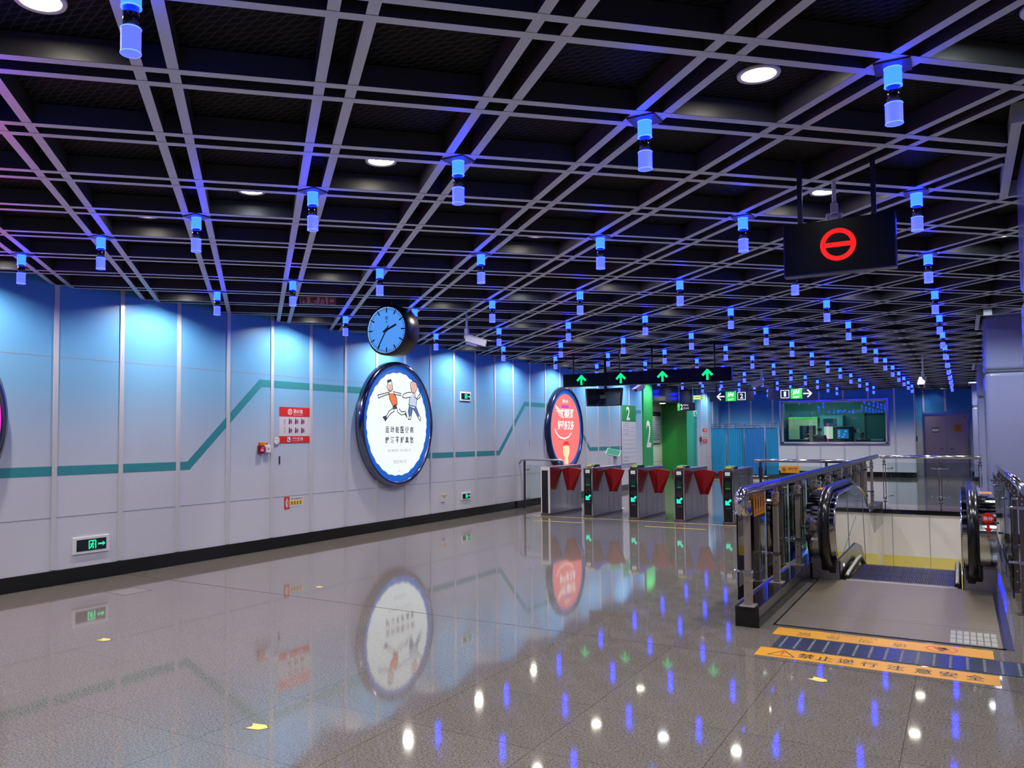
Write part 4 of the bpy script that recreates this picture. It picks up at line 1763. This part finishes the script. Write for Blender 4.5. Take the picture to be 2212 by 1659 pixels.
t = thing('long_railing', 'long steel railing with glass between the gates and the escalator', 'railing', (-2.5, 16.95, 0))
m = MB()
m.tube([(-3.46, 16.95, 1.10), (-1.60, 16.95, 1.10)], .034, 12)
m.build('handrail', HRAIL, t)
for x_ in (-3.35, -2.17):
    m = MB()
    m.box(x_ - .022, x_ + .022, 16.925, 16.975, 0, 1.07)
    m.box(x_ - .05, x_ + .05, 16.89, 17.01, 0, .012)
    m.box(x_ - .035, x_ + .035, 16.915, 16.985, .80, .98)
    p_ = m.build('post', mat('dark_steel', (.1, .1, .11)), t, bevel=.003)
    for s_ in (-1, 1):
        m = MB()
        m.tube([(x_, 16.94, .80), (x_ + s_ * .09, 16.93, .785), (x_ + s_ * .14, 16.93, .80)], .012, 8)
        m.build('spider_arm', STEEL, p_)
for a_, b_ in ((-3.28, -2.24), (-2.10, -1.66)):
    m = MB()
    m.box(a_, b_, 16.945, 16.955, .12, 1.0)
    m.build('glass_pane', GL, t)
t = thing('no_climbing_plate', 'yellow no climbing plate hung on the long railing', 'sign', (-2.81, 16.92, .94))
f = facing_cam(-2.81, 16.92, .937)
m = MB()
f.plate(m, -.17, .17, -.068, .068, -.004, 0)
m.build('plate', mat('amber_plate', (.80, .36, .02), .4), t, bevel=.002)
m = MB()
f.ring(m, -.105, 0, .042, .035, .0005, .002, 28)
f.stroke(m, [(-.13, .025), (-.08, -.025)], .008, .0005, .002)
m.build('red_ring', mat('brown_red_print', (.32, .03, .01), .5), t)
m = MB()
f.text(m, '请勿翻越', .055, .014, .001, w=.165, h=.036, bold=.02)
f.text(m, 'No Climbing', .055, -.025, .001, w=.13, h=.018)
f.stroke(m, [(-.115, -.02), (-.1, .0), (-.105, .02)], .014, .001, .002)
f.stroke(m, [(-.1, .0), (-.085, -.02)], .012, .001, .002)
m.build('print', mat('dark_brown_print', (.10, .015, .005), .5), t)

t = thing('rider_notice', 'orange notice with pictograms clipped to the near end of the escalator railing', 'sign', (-1.6, 7.8, .95))
f = Frame((-1.60, 8.01, .955), (0, 1, 0), (0, 0, 1))
m = MB()
f.plate(m, -.24, .24, -.09, .105, -.004, 0)
m.build('plate', mat('orange_notice', (.82, .28, .012), .35), t)
m = MB()
f.plate(m, -.24, .24, -.12, -.09, -.004, .001)
m.build('black_foot', BLACK, t)
for k, s_ in enumerate((1, .8, 1, 1.05)):
    m = MB()
    x_ = -.165 + k * .11
    f.disc(m, x_, .055 * s_, .018, .0005, .002, 12)
    f.shape(m, [(x_ - .024, .04 * s_), (x_ + .024, .04 * s_), (x_ + .012, -.025), (x_ - .014, -.03)], .0005, .002)
    f.text(m, '禁止', x_, -.055, .001, w=.07, h=.024)
    m.build('pictogram', mat('dark_maroon_print', (.10, .012, .008), .5), t)

# ================================================================== floor: tapes, mat, stickers
t = thing('warning_strip', 'yellow floor strip with black characters and triangle, nearest the camera', 'floor sticker', (-.58, 6.47, 0))
m = MB()
m.box(-1.33, .165, 6.34, 6.595, 0, .0015)
m.build('strip', YELLOW, t)
f = Frame((-.58, 6.468, .0016), (1, 0, 0), (0, 1, 0))
m = MB()
for k, (ch, x_) in enumerate(zip('禁止逆行注意安全', (-.995, -.87, -.735, -.59, -.43, -.265, -.12, .03))):
    f.text(m, ch, x_ + .58, 0, .0002, w=.105, h=.135, bold=.012)
f.stroke(m, [(-.665, -.075), (-.575, .085), (-.485, -.075), (-.665, -.075)], .010, 0, .0004)
m.build('lettering', INK, t)
m = MB()
f.plate(m, -.583, -.567, -.01, .05, .0003, .0006)
f.plate(m, -.583, -.567, -.045, -.025, .0003, .0006)
m.build('red_exclamation', RED, t)
t = thing('no_loitering_strip', 'yellow floor strip with upside-down characters at the escalator plate', 'floor sticker', (-.59, 7.2, 0))
m = MB()
m.box(-1.335, .15, 7.06, 7.33, 0, .0015)
m.build('strip', YELLOW, t)
f = Frame((-.59, 7.195, .0016), (-1, 0, 0), (0, -1, 0))
m = MB()
for ch, x_ in zip('请勿停留', (-.44, -.67, -.90, -1.11)):
    f.text(m, ch, -(x_ + .59), .03, .0002, w=.10, h=.12, bold=.0)
f.text(m, 'No Loitering', .18, -.085, .0002, w=.33, h=.05)
m.build('lettering', mat('brown_black_print', (.16, .09, .02), .5), t)
m = MB()
f.ring(m, -.42, 0, .105, .09, 0, .0003, 40)
f.stroke(m, [(-.49, .065), (-.35, -.065)], .014, .0002, .0005)
m.build('red_ring', mat('orange_red_print', (.62, .10, .01), .5), t)
m = MB()
f.plate(m, -.45, -.39, -.06, .03, 0, .0002)
f.disc(m, -.42, .05, .02, 0, .0002, 12)
f.plate(m, -.47, -.37, -.03, .0, 0, .0002)
m.build('picture', mat('dark_print', (.10, .05, .04), .5), t)
t = thing('studded_mat', 'dark blue grey studded strip between the two yellow floor strips', 'mat', (0, 6.83, 0))
m = MB()
m.box(-1.262, 1.2, 6.635, 7.03, 0, .003)
m.build('base', mat('dark_blue_rubber', (.035, .045, .085), .22, noise=.2, nscale=14), t)
m = MB()
for i in range(24):
    for j in range(9):
        c_ = (-1.21 + i * .1, 6.665 + j * .041, .003)
        m.lathe([(.011, 0), (.009, .003), (0, .004)], 6, Matrix.Translation(c_))
m.build('studs', mat('worn_stud', (.16, .17, .2), .3), t)
jn = MB()
jn.box(WX + .02, 3, 6.262, 6.272, 0, .0008)
struct(jn.build('trim_9', mat('dark_floor_joint', (.03, .028, .025), .6)), 'dark joint across the granite floor')

STK = mat('pale_yellow_sticker', (.72, .60, .14), .45, noise=.12, nscale=30)
for (x_, y_, r_, s_, lab) in ((-3.345, 3.355, .25, 1.0, 'pale yellow floor arrow sticker in the middle foreground'), (-.838, 5.905, -.35, 1.0, 'yellow green floor sticker below the yellow strips'), (-5.825, 4.15, .2, .9, 'small yellow floor sticker below the low exit sign'), (-5.87, 6.79, .1, .7, 'tiny pale floor sticker before the fire extinguisher notice')):
    t = thing('floor_arrow_sticker', lab, 'floor sticker', (x_, y_, 0), 'worn arrow stickers on the floor')
    f = Frame((x_, y_, 0), (cos(r_), sin(r_), 0), (-sin(r_), cos(r_), 0))
    shp = [(-.055, -.04), (.03, -.04), (.062, 0), (.03, .04), (-.055, .04), (-.035, 0)]
    m = MB()
    f.shape(m, [(a * s_, b_ * s_) for a, b_ in [(-.068, -.047), (.034, -.047), (.074, 0), (.034, .047), (-.068, .047), (-.045, 0)]], 0, .0008)
    m.build('dark_outline', mat('sticker_edge', (.06, .055, .03), .5), t)
    m = MB()
    f.shape(m, [(a * s_, b_ * s_) for a, b_ in shp], .0008, .0014)
    m.build('sticker', STK, t)
t = thing('floor_hatch', 'square steel edged floor hatch near the low exit sign', 'hatch', (-7.45, 5.58, 0))
m = MB()
for a_ in ((-7.62, -7.28, 5.42, 5.426), (-7.62, -7.28, 5.744, 5.75), (-7.62, -7.614, 5.42, 5.75), (-7.286, -7.28, 5.42, 5.75)):
    m.box(*a_, 0, .001)
m.build('hatch_frame', mat('dark_floor_joint', (.03, .03, .03)), t)
m = MB()
m.box(-7.613, -7.287, 5.427, 5.743, 0, .0006)
m.build('hatch_plate', mat('granite_hatch', (.20, .185, .17), .08, noise=.4, nscale=90), t)

# ================================================================== folding screens
FR = mat('screen_frame_blue_steel', (.08, .13, .30), .3, .8)
CLOTH = mat('bright_blue_cloth', (.01, .30, .62), .7)
CLOTH2 = mat('deep_blue_cloth', (.008, .17, .55), .7)


def screen(nodes, cloths, label):
    t = thing('folding_screen', label, 'screen', (nodes[0][0], nodes[0][1], 0), 'blue folding screens by the far wall')
    for (xa, ya), (xb, yb), cm in zip(nodes, nodes[1:], cloths):
        d = Vector((xb - xa, yb - ya, 0))
        L_ = d.length
        d.normalize()
        nrm = Vector((d.y, -d.x, 0))
        P = lambda u, z, o_=0.: Vector((xa, ya, z)) + d * u + nrm * o_
        m = MB()
        for z in (.14, 1.86, 1.94, 2.02):
            m.cyl(P(0.01, z), P(L_ - .01, z), .012, 8)
        for u in (.02, L_ - .02):
            m.cyl(P(u, .10), P(u, 2.02), .014, 8)
        m.cyl(P(L_ * .5, 1.86), P(L_ * .5, 2.02), .010, 8)
        fr = m.build('frame', FR, t)
        m = MB()
        n = 40
        cols = []
        for k in range(n + 1):
            u = .03 + (L_ - .06) * k / n
            a = .018 * sin(k * 1.15) + .010 * sin(k * 2.7 + 1)
            cols.append([m.bm.verts.new(P(u, z, a * q)) for z, q in ((.16, 1), (.7, 1.1), (1.3, .8), (1.85, .25))])
        for a, b in zip(cols, cols[1:]):
            for k in range(3):
                m.bm.faces.new((a[k], b[k], b[k + 1], a[k + 1])).smooth = True
        m.build('cloth', cm, t)
        for u in (.06, L_ - .06):
            m = MB()
            m.cyl(P(u, .10), P(u, .05), .012, 8)
            m.cyl(P(u, .035) - nrm * .012, P(u, .035) + nrm * .012, .034, 14)
            m.cyl(P(u, .12, -.16), P(u, .12, .16), .010, 8)
            m.build('caster', mat('dark_steel', (.1, .1, .11)), fr)


screen([(-8.12, 32.1), (-7.50, 31.9), (-6.88, 32.05)], [CLOTH, CLOTH], 'light blue folding screen with two cloth leaves, left of the darker blue one')
screen([(-6.84, 31.85), (-6.05, 31.55), (-5.72, 32.2)], [CLOTH2, CLOTH], 'darker blue folding screen, right one, beside the white wall')

# small things on the walls near the screens
t = thing('hydrant_notice', 'small red and white hydrant notice left of the blue folding screens', 'notice', (WX, 32.35, 1.6))
f = on_left_wall(32.35, 1.60)
m = MB()
f.plate(m, -.33, .33, -.27, .27, .001, .014)
m.build('white_sheet', MATS['notice_white'], t)
m = MB()
f.plate(m, -.33, .33, .13, .27, .014, .017)
f.plate(m, -.33, .33, -.27, -.15, .014, .017)
m.build('red_bands', RED, t)
m = MB()
f.text(m, '消火栓', .05, .20, .018, w=.3, h=.08, bold=.02)
f.text(m, '火警119', .0, -.21, .018, w=.3, h=.06, bold=.02)
m.build('white_lettering', WPRINT, t)
for a_ in (-.15, .15):
    for b_ in (.06, -.07):
        m = MB()
        f.plate(m, a_ - .06, a_ + .06, b_ - .04, b_ + .04, .014, .016)
        m.build('picture', mat('grey_blue_print', (.25, .26, .36), .5), t)
t = thing('alarm_call_point', 'tiny dark red call point left of the small hydrant notice', 'alarm', (WX, 31.75, 1.45))
f = on_left_wall(31.72, 1.45)
m = MB()
f.plate(m, -.08, .08, -.09, .09, 0, .05)
m.build('housing', MATS['maroon_plastic'], t)
m = MB()
f.plate(m, -.05, .05, .10, .16, 0, .01)
m.build('label_plate', GREY, t)
exit_t = exit_sign(30.98, 2.42, .40, .22, 'small green exit sign at the top of the teal corner pillar')
exit_t.location.x += .031
exit_p = exit_sign(28.2, .56, .62, .22, 'low green exit sign inside the green passage above the gates')
exit_p.location.x = -9.75

t = thing('notice_board', 'framed grey timetable board on the pale wall inside the passage', 'board', (-9.75, 30.4, 1.87))
f = on_left_wall(30.35, 1.87, -9.75)
m = MB()
f.plate(m, -.62, .62, -.58, .62, 0.002, .04)
m.build('frame', BLACK, t)
m = MB()
f.plate(m, -.58, .58, -.55, .46, .04, .044)
m.build('sheet', mat('grey_sheet', (.42, .46, .46), .4), t)
m = MB()
for k in range(11):
    f.plate(m, -.5, .5 - (k * 37 % 5) * .09, .38 - k * .08, .40 - k * .08, .044, .046)
f.text(m, '乘客须知', -.1, .54, .042, w=.5, h=.07)
m.build('printed_lines', mat('printed_grey', (.12, .13, .15), .5), t)
t = thing('downlight', 'round white downlight in the dark soffit of the green passage', 'light', (-9.2, 29.6, 2.775), 'downlights behind the ceiling grid')
mx_ = Matrix.Translation((-9.2, 29.6, 2.775))
m = MB()
m.lathe([(.10, 0), (.13, -.006), (.14, .004)], 24, mx_)
m.build('trim_ring', MATS['white_ring'], t)
m = MB()
m.lathe([(0, -.002), (.10, -.002)], 24, mx_)
m.build('lens', WARM, t)
sl = bpy.data.lights.new('downlight_beam', 'SPOT')
sl.energy = 60
sl.spot_size = math.radians(150)
sl.spot_blend = .8
so = bpy.data.objects.new('downlight_beam', sl)
so.location = (0, 0, -.012)
so.parent = t
COL.objects.link(so)

# ================================================================== control room behind the window
x0, x1, z0, z1 = WIN
fw = MB()
for a in ((x0 - .07, x1 + .07, z1 - .0, z1 + .07), (x0 - .07, x1 + .07, z0 - .07, z0), (x0 - .07, x0, z0, z1), (x1, x1 + .07, z0, z1)):
    fw.box(a[0], a[1], BY - .05, BY + .13, a[2], a[3])
win = struct(fw.build('window_1', mat('window_steel', (.5, .5, .55), .2, 1), bevel=.006), 'steel framed control room window')
fw = MB()
for a in ((x0, x1, z1 - .05, z1), (x0, x1, z0, z0 + .05), (x0, x0 + .07, z0, z1), (x1 - .05, x1, z0, z1)):
    fw.box(a[0], a[1], BY - .01, BY + .05, a[2], a[3])
fw.build('inner_frame', mat('white_frame', (.62, .63, .66), .35), win)
fw = MB()
fw.box(x0 + .06, x1 - .04, BY + .015, BY + .025, z0 + .04, z1 - .04)
fw.build('pane', glass('window_glass', (.72, .95, .92), .1), win)
TEALW = mat('teal_room_wall', (.16, .42, .44), .5)
m = MB()
m.box(-6.6, -1.9, 39.4, 39.5, 0, 3.2)
m.box(-6.7, -6.6, BY + .12, 39.5, 0, 3.2)
m.box(-1.9, -1.8, BY + .12, 39.5, 0, 3.2)
struct(m.build('wall_control_room', TEALW))
m = MB()
m.box(-6.7, -1.8, BY + .12, 39.5, 3.1, 3.2)
struct(m.build('ceiling_control_room', mat('room_ceiling', (.5, .55, .55), .6)))
RF = .15
m = MB()
m.box(-6.6, -1.9, BY + .12, 39.4, .0, RF)
struct(m.build('floor_control_room', mat('room_floor', (.12, .14, .15), .4)))
m = MB()
m.box(-1.95, -1.9, 0, 0, 0, 0) if False else None
m.box(-3.42, -2.35, 39.36, 39.40, RF, 2.42)
dr = struct(m.build('door_2', mat('dark_teal_door', (.05, .20, .20), .4)), 'dark teal door at the back of the control room')
m = MB()
m.box(-3.50, -3.42, 39.34, 39.40, RF, 2.50)
m.box(-3.50, -2.3, 39.34, 39.40, 2.42, 2.50)
m.build('door_frame', mat('door_frame_teal', (.03, .10, .11), .4), dr)

t = thing('tube_light', 'long white tube light under the control room ceiling', 'light', (-4.6, 37, 3.05))
m = MB()
m.box(-6.0, -3.6, 36.9, 37.1, 3.05, 3.10)
m.build('body', WHITE, t)
m = MB()
m.box(-5.98, -3.62, 36.92, 37.08, 3.03, 3.05)
m.build('tube', emi('tube_white_glow', (.82, 1, .95), 32), t)

t = thing('partition_cabinet', 'cream cabinet with a green lit top edge, left in the control room', 'cabinet', (-5.75, 38.4, RF))
m = MB()
m.box(-6.35, -5.2, 38.2, 39.3, RF, 2.32)
m.build('body', mat('cream_cabinet', (.58, .58, .34), .5), t)
m = MB()
m.box(-6.36, -5.19, 38.17, 38.2, 2.30, 2.36)
m.build('green_edge', emi('green_edge_glow', (.08, .9, .1), .8), t)
t = thing('equipment_cabinet', 'tall grey teal cabinet with dark window and white lower door', 'cabinet', (-4.75, 38.5, RF))
m = MB()
m.box(-5.12, -4.22, 38.3, 39.3, RF, 2.42)
m.build('body', mat('teal_cabinet', (.12, .30, .36), .4), t, bevel=.01)
m = MB()
m.box(-4.97, -4.45, 38.28, 38.3, 1.96, 2.28)
m.build('dark_window', mat('cabinet_window', (.02, .06, .09), .15), t)
m = MB()
m.box(-4.95, -4.42, 38.27, 38.3, 1.40, 1.94)
m.build('white_door', emi('cabinet_white_painted_glow', (.72, .85, .62), .8), t)  # no lamp here: the light on the white door is painted as glow
t = thing('dark_monitor', 'large dark monitor on the left desk of the control room', 'monitor', (-5.4, 37, 1.2))
m = MB()
m.box(-5.72, -5.1, 36.95, 37.05, 1.42, 1.98)
m.build('case', mat('monitor_case', (.02, .035, .045), .4), t, bevel=.01)
m = MB()
m.box(-5.66, -5.16, 36.945, 36.95, 1.47, 1.93)
m.build('dark_screen', mat('monitor_glass', (.01, .03, .045), .1), t)
m = MB()
m.box(-5.5, -5.3, 36.9, 37.1, 1.15, 1.42)
m.build('stand', BLACK, t)
t = thing('blue_screen_monitor', 'boxy monitor showing a lit blue screen', 'monitor', (-4.1, 37.2, 1.2))
m = MB()
m.box(-4.46, -3.72, 37.0, 37.5, 1.15, 1.93)
m.build('case', mat('monitor_case', (.02, .035, .045)), t, bevel=.02)
m = MB()
m.box(-4.30, -3.88, 36.99, 37.0, 1.44, 1.82)
m.build('screen', emi('blue_screen_glow', (.02, .16, .45), 1.), t)
m = MB()
fz = facing_cam(-4.09, 36.989, 1.63)
for a, b in ((-.14, .10), (-.14, .02), (-.14, -.08), (.05, -.02), (.10, .10), (.0, -.12)):
    fz.plate(m, a - .025, a + .03, b - .02, b + .02, 0, .001)
m.build('screen_icons', emi('icon_glow', (.4, .7, .9), 1.), t)
t = thing('wall_clock_box', 'small dark intercom box on the control room wall', 'intercom', (-3.9, 39.4, 1.65))
m = MB()
m.box(-3.98, -3.84, 39.34, 39.4, 1.68, 1.84)
m.build('box', BLACK, t)
m = MB()
m.box(-3.80, -3.72, 39.36, 39.4, 1.69, 1.85)
m.build('white_switch', WHITE, t)
t = thing('control_desk', 'long black control desk along the inside of the window', 'desk', (-4.2, 36.5, RF))
m = MB()
m.box(-6.2, -2.2, 36.75, 37.6, 1.10, 1.15)
m.box(-6.2, -2.2, 37.5, 37.6, RF, 1.10)
for x_ in (-6.2, -4.2, -2.26):
    m.box(x_, x_ + .06, 36.8, 37.5, RF, 1.10)
m.build('desk', mat('desk_black', (.012, .014, .02), .4), t)
t = thing('window_counter', 'dark counter behind the sill of the control room window', 'desk', (-4.2, 35.4, RF))
m = MB()
m.box(-6.05, -5.0, 35.35, 35.6, 1.28, 1.42)
m.box(-4.5, -3.62, 35.35, 35.6, 1.28, 1.44)
m.box(-3.45, -2.4, 35.35, 35.6, 1.28, 1.40)
m.box(-6.2, -2.2, 35.3, 35.75, 1.2, 1.28)
m.box(-6.2, -2.2, 35.3, 35.4, RF, 1.2)
m.build('counter', mat('desk_black', (.01, .01, .02)), t)
m = MB()
m.box(-2.95, -2.52, 35.34, 35.37, 1.36, 1.43)
m.build('white_paper_tray', WHITE, t)


# ------------------------------------------------------------------ people in the control room
def skin_chain(name, pts, edges, mt, parent, sub=2, root=0):
    me = bpy.data.meshes.new(name)
    me.from_pydata([p[0] for p in pts], edges, [])
    o = bpy.data.objects.new(name, me)
    COL.objects.link(o)
    me.materials.append(mt)
    md = o.modifiers.new('skin', 'SKIN')
    md.use_smooth_shade = True
    for i, v in enumerate(me.skin_vertices[0].data):
        r = pts[i][1]
        v.radius = (r, r) if not isinstance(r, tuple) else r
        v.use_root = (i == root)
    ss = o.modifiers.new('sub', 'SUBSURF')
    ss.levels = sub
    ss.render_levels = sub
    o.parent = parent
    o.matrix_parent_inverse = world_of(parent).inverted()
    return o


SKIN = mat('skin', (.62, .38, .28), .5)
HAIR = mat('black_hair', (.006, .006, .007), .45)
JACKET = mat('dark_navy_jacket', (.010, .011, .020), .6)
TROUS = mat('dark_trousers', (.015, .016, .022), .7)


def person(x, y, h, face, lean, reach, label, mask=False):
    """standing figure on the raised floor, facing `face` (radians from +Y), leaning forward by `lean`"""
    t = thing('person', label, 'person', (x, y, RF), 'staff in the control room')
    k = h / 1.72
    fx, fy = -sin(face), cos(face)
    rx, ry = fy, -fx

    def P(r, f_, z):
        fz_ = f_ + max(0, z - .95) * lean
        return (x + (rx * r + fx * fz_) * k, y + (ry * r + fy * fz_) * k, RF + (z - max(0, z - .95) * lean * lean * .5) * k)
    V, E_ = [], []

    def add(r, f_, z, rad, prev=None):
        V.append((P(r, f_, z), rad * k if not isinstance(rad, tuple) else (rad[0] * k, rad[1] * k)))
        if prev is not None:
            E_.append((prev, len(V) - 1))
        return len(V) - 1
    pel = add(0, 0, .95, (.15, .11))
    wa = add(0, 0, 1.08, (.14, .10), pel)
    ch = add(0, .0, 1.28, (.17, .11), wa)
    sh = add(0, 0, 1.40, (.12, .08), ch)
    nk = add(0, .01, 1.50, .052, sh)
    hd = add(0, .025, 1.57, .075, nk)
    h2 = add(0, .02, 1.635, .088, hd)
    add(0, .01, 1.695, .06, h2)
    TW = {}
    for s_ in (-1, 1):
        a1 = add(s_ * .185, 0, 1.38, .055, sh)
        a2 = add(s_ * .24, .06, 1.13, .043, a1)
        a3 = add(s_ * .16, .06 + reach, 1.10, .034, a2)
        pa = add(s_ * .15, .10 + reach, 1.09, .034, a3)
        TW[s_] = (a1, a2, a3)
        for q in range(4):
            b1 = add(s_ * (.125 + q * .018), .155 + reach + (.008 if q in (1, 2) else 0), 1.085, .0085, pa)
            add(s_ * (.125 + q * .018), .185 + reach + (.012 if q in (1, 2) else 0), 1.07, .008, b1)
        th = add(s_ * .11, .12 + reach, 1.085, .010, pa)
        add(s_ * .095, .145 + reach, 1.075, .009, th)
        l1 = add(s_ * .09, 0, .88, .085, pel)
        l2 = add(s_ * .10, .02, .50, .058, l1)
        l3 = add(s_ * .10, 0, .09, .040, l2)
        add(s_ * .11, .13, .035, .034, l3)
    skin_chain('body', V, E_, SKIN, t)
    # jacket over torso and arms
    JV = [(V[i][0], tuple(c * 1.16 for c in (V[i][1] if isinstance(V[i][1], tuple) else (V[i][1], V[i][1])))) for i in (pel, wa, ch, sh)]
    JE = [(0, 1), (1, 2), (2, 3)]
    for s_ in (-1, 1):
        base = len(JV)
        for i in TW[s_]:
            r = V[i][1]
            JV.append((V[i][0], (r * 1.3, r * 1.3)))
        JE += [(3, base), (base, base + 1), (base + 1, base + 2)]
    skin_chain('jacket', JV, JE, JACKET, t)
    TV, TE = [(V[pel][0], (.17 * k, .125 * k))], []
    for s_ in (-1, 1):
        base = len(TV)
        for (r_, f_, z_, q_) in ((s_ * .09, 0, .88, .097), (s_ * .10, .02, .50, .07), (s_ * .10, 0, .10, .055)):
            TV.append((P(r_, f_, z_), (q_ * k, q_ * k)))
        TE += [(0, base), (base, base + 1), (base + 1, base + 2)]
    skin_chain('trousers', TV, TE, TROUS, t)
    hc = Vector(P(0, .008, 1.652))
    Rm = Matrix.Translation(hc) @ Matrix.Rotation(face, 4, 'Z')
    m = MB()
    m.lathe([(.0, .098 * k), (.05 * k, .088 * k), (.085 * k, .05 * k), (.096 * k, .0), (.092 * k, -.045 * k)], 20, Rm @ Matrix.Translation((0, -.018 * k, .0)) @ Matrix.Rotation(.35, 4, 'X') @ Matrix.Diagonal((.95, 1.12, 1, 1)))
    m.build('hair', HAIR, t)
    m = MB()
    for s_ in (-1, 1):
        m.lathe([(0, .008 * k), (.011 * k, 0), (0, -.008 * k)], 8, Matrix.Translation(P(s_ * .032, .098, 1.632)))
    m.build('eyes', mat('eye_dark', (.02, .015, .015), .2), t)
    m = MB()
    m.tube([P(0, .098, 1.63), P(0, .122, 1.595), P(0, .10, 1.585)], [.008 * k, .014 * k, .008 * k], 8)
    m.build('nose', SKIN, t)
    m = MB()
    m.tube([P(-.022, .095, 1.562), P(0, .104, 1.56), P(.022, .095, 1.562)], .006 * k, 6)
    m.build('mouth', mat('lips', (.45, .15, .14), .5), t)
    if mask:
        m = MB()
        m.lathe([(.0, .03 * k), (.05 * k, .02 * k), (.075 * k, -.02 * k)], 14, Matrix.Translation(P(0, .085, 1.575)) @ Matrix.Rotation(face, 4, 'Z') @ Matrix.Rotation(-PI / 2, 4, 'X') @ Matrix.Diagonal((1, .75, 1, 1)))
        m.build('face_mask', mat('blue_face_mask', (.10, .16, .45), .6), t)
    return t


person(-4.86, 36.2, 1.74, 0, .12, .22, 'person in dark jacket seen from behind, standing at the middle of the window')
person(-5.50, 36.2, 1.60, -.4, .62, .22, 'person in dark jacket bent over the desk at the left of the window')
person(-3.32, 36.25, 1.52, PI, .10, .18, 'person with black hair and blue face mask low at the right of the window', True)

# ================================================================== double door
DG = brushed('door_grey_steel', (.40, .33, .36), .38, 'Z', .4)
m = MB()
for a in ((-1.25, -1.19, 0, 2.40), (.21, .27, 0, 2.40)):
    m.box(a[0], a[1], 36.77, 36.9, a[2], a[3])
m.box(-1.19, .21, 36.77, 36.9, 2.33, 2.40)
door = struct(m.build('door_1', mat('door_frame_steel', (.30, .29, .36), .25, .9), bevel=.004), 'grey steel double door')
for a, b, hx in ((-1.185, -.492, -.60), (-.488, .205, -.38)):
    m = MB()
    m.box(a, b, 36.80, 36.85, .01, 2.325)
    lf = m.build('door_leaf', DG, door, bevel=.003)
    m = MB()
    s_ = -1 if hx < -.49 else 1
    m.cyl((hx, 36.80, 1.03), (hx, 36.74, 1.03), .014, 10)
    m.tube([(hx, 36.745, 1.03), (hx + s_ * .05, 36.74, 1.03), (hx + s_ * .14, 36.745, 1.045)], .012, 8)
    m.build('lever_handle', CHROME, lf)
m = MB()
m.box(-.494, -.486, 36.79, 36.80, .01, 2.325)
m.build('meeting_strip', CHROME, door)
m = MB()
m.cyl((.12, 36.79, 2.24), (.12, 36.80, 2.24), .02, 12)
m.build('peephole', BLACK, door)
t = thing('door_notice', 'small white notice on the left leaf of the grey double door', 'notice', (-.845, 36.8, 1.76))
f = facing_cam(-.845, 36.799, 1.755)
m = MB()
f.plate(m, -.115, .115, -.085, .085, -.002, .004)
m.build('black_back', BLACK, t)
m = MB()
f.plate(m, -.105, .105, -.055, .05, .004, .006)
m.build('white_sheet', WPRINT, t)
m = MB()
f.text(m, '设备区通道', 0, 0, .0065, w=.16, h=.04)
m.build('lettering', GREY, t)
t = thing('door_warning', 'orange warning notice with a red ring on the right door leaf', 'notice', (-.115, 36.8, 1.82))
f = facing_cam(-.115, 36.799, 1.82)
m = MB()
f.plate(m, -.125, .125, -.14, .14, -.002, .004)
m.build('plate', mat('orange_notice', (.82, .28, .012)), t)
m = MB()
f.ring(m, 0, .04, .08, .064, .004, .006, 28)
f.stroke(m, [(-.05, .085), (.05, -.005)], .016, .004, .006)
f.text(m, '非工作人员', 0, -.075, .0045, w=.18, h=.035)
f.text(m, '禁止入内', 0, -.115, .0045, w=.16, h=.03)
m.build('print', mat('dark_red_brown', (.25, .03, .01), .5), t)
t = thing('access_keypad', 'small black access keypad on the recess wall beside the double door', 'keypad', (-1.44, 35.9, 1.42))
m = MB()
m.box(-1.45, -1.415, 35.82, 35.98, 1.33, 1.52)
m.build('keypad', BLACK, t, bevel=.006)
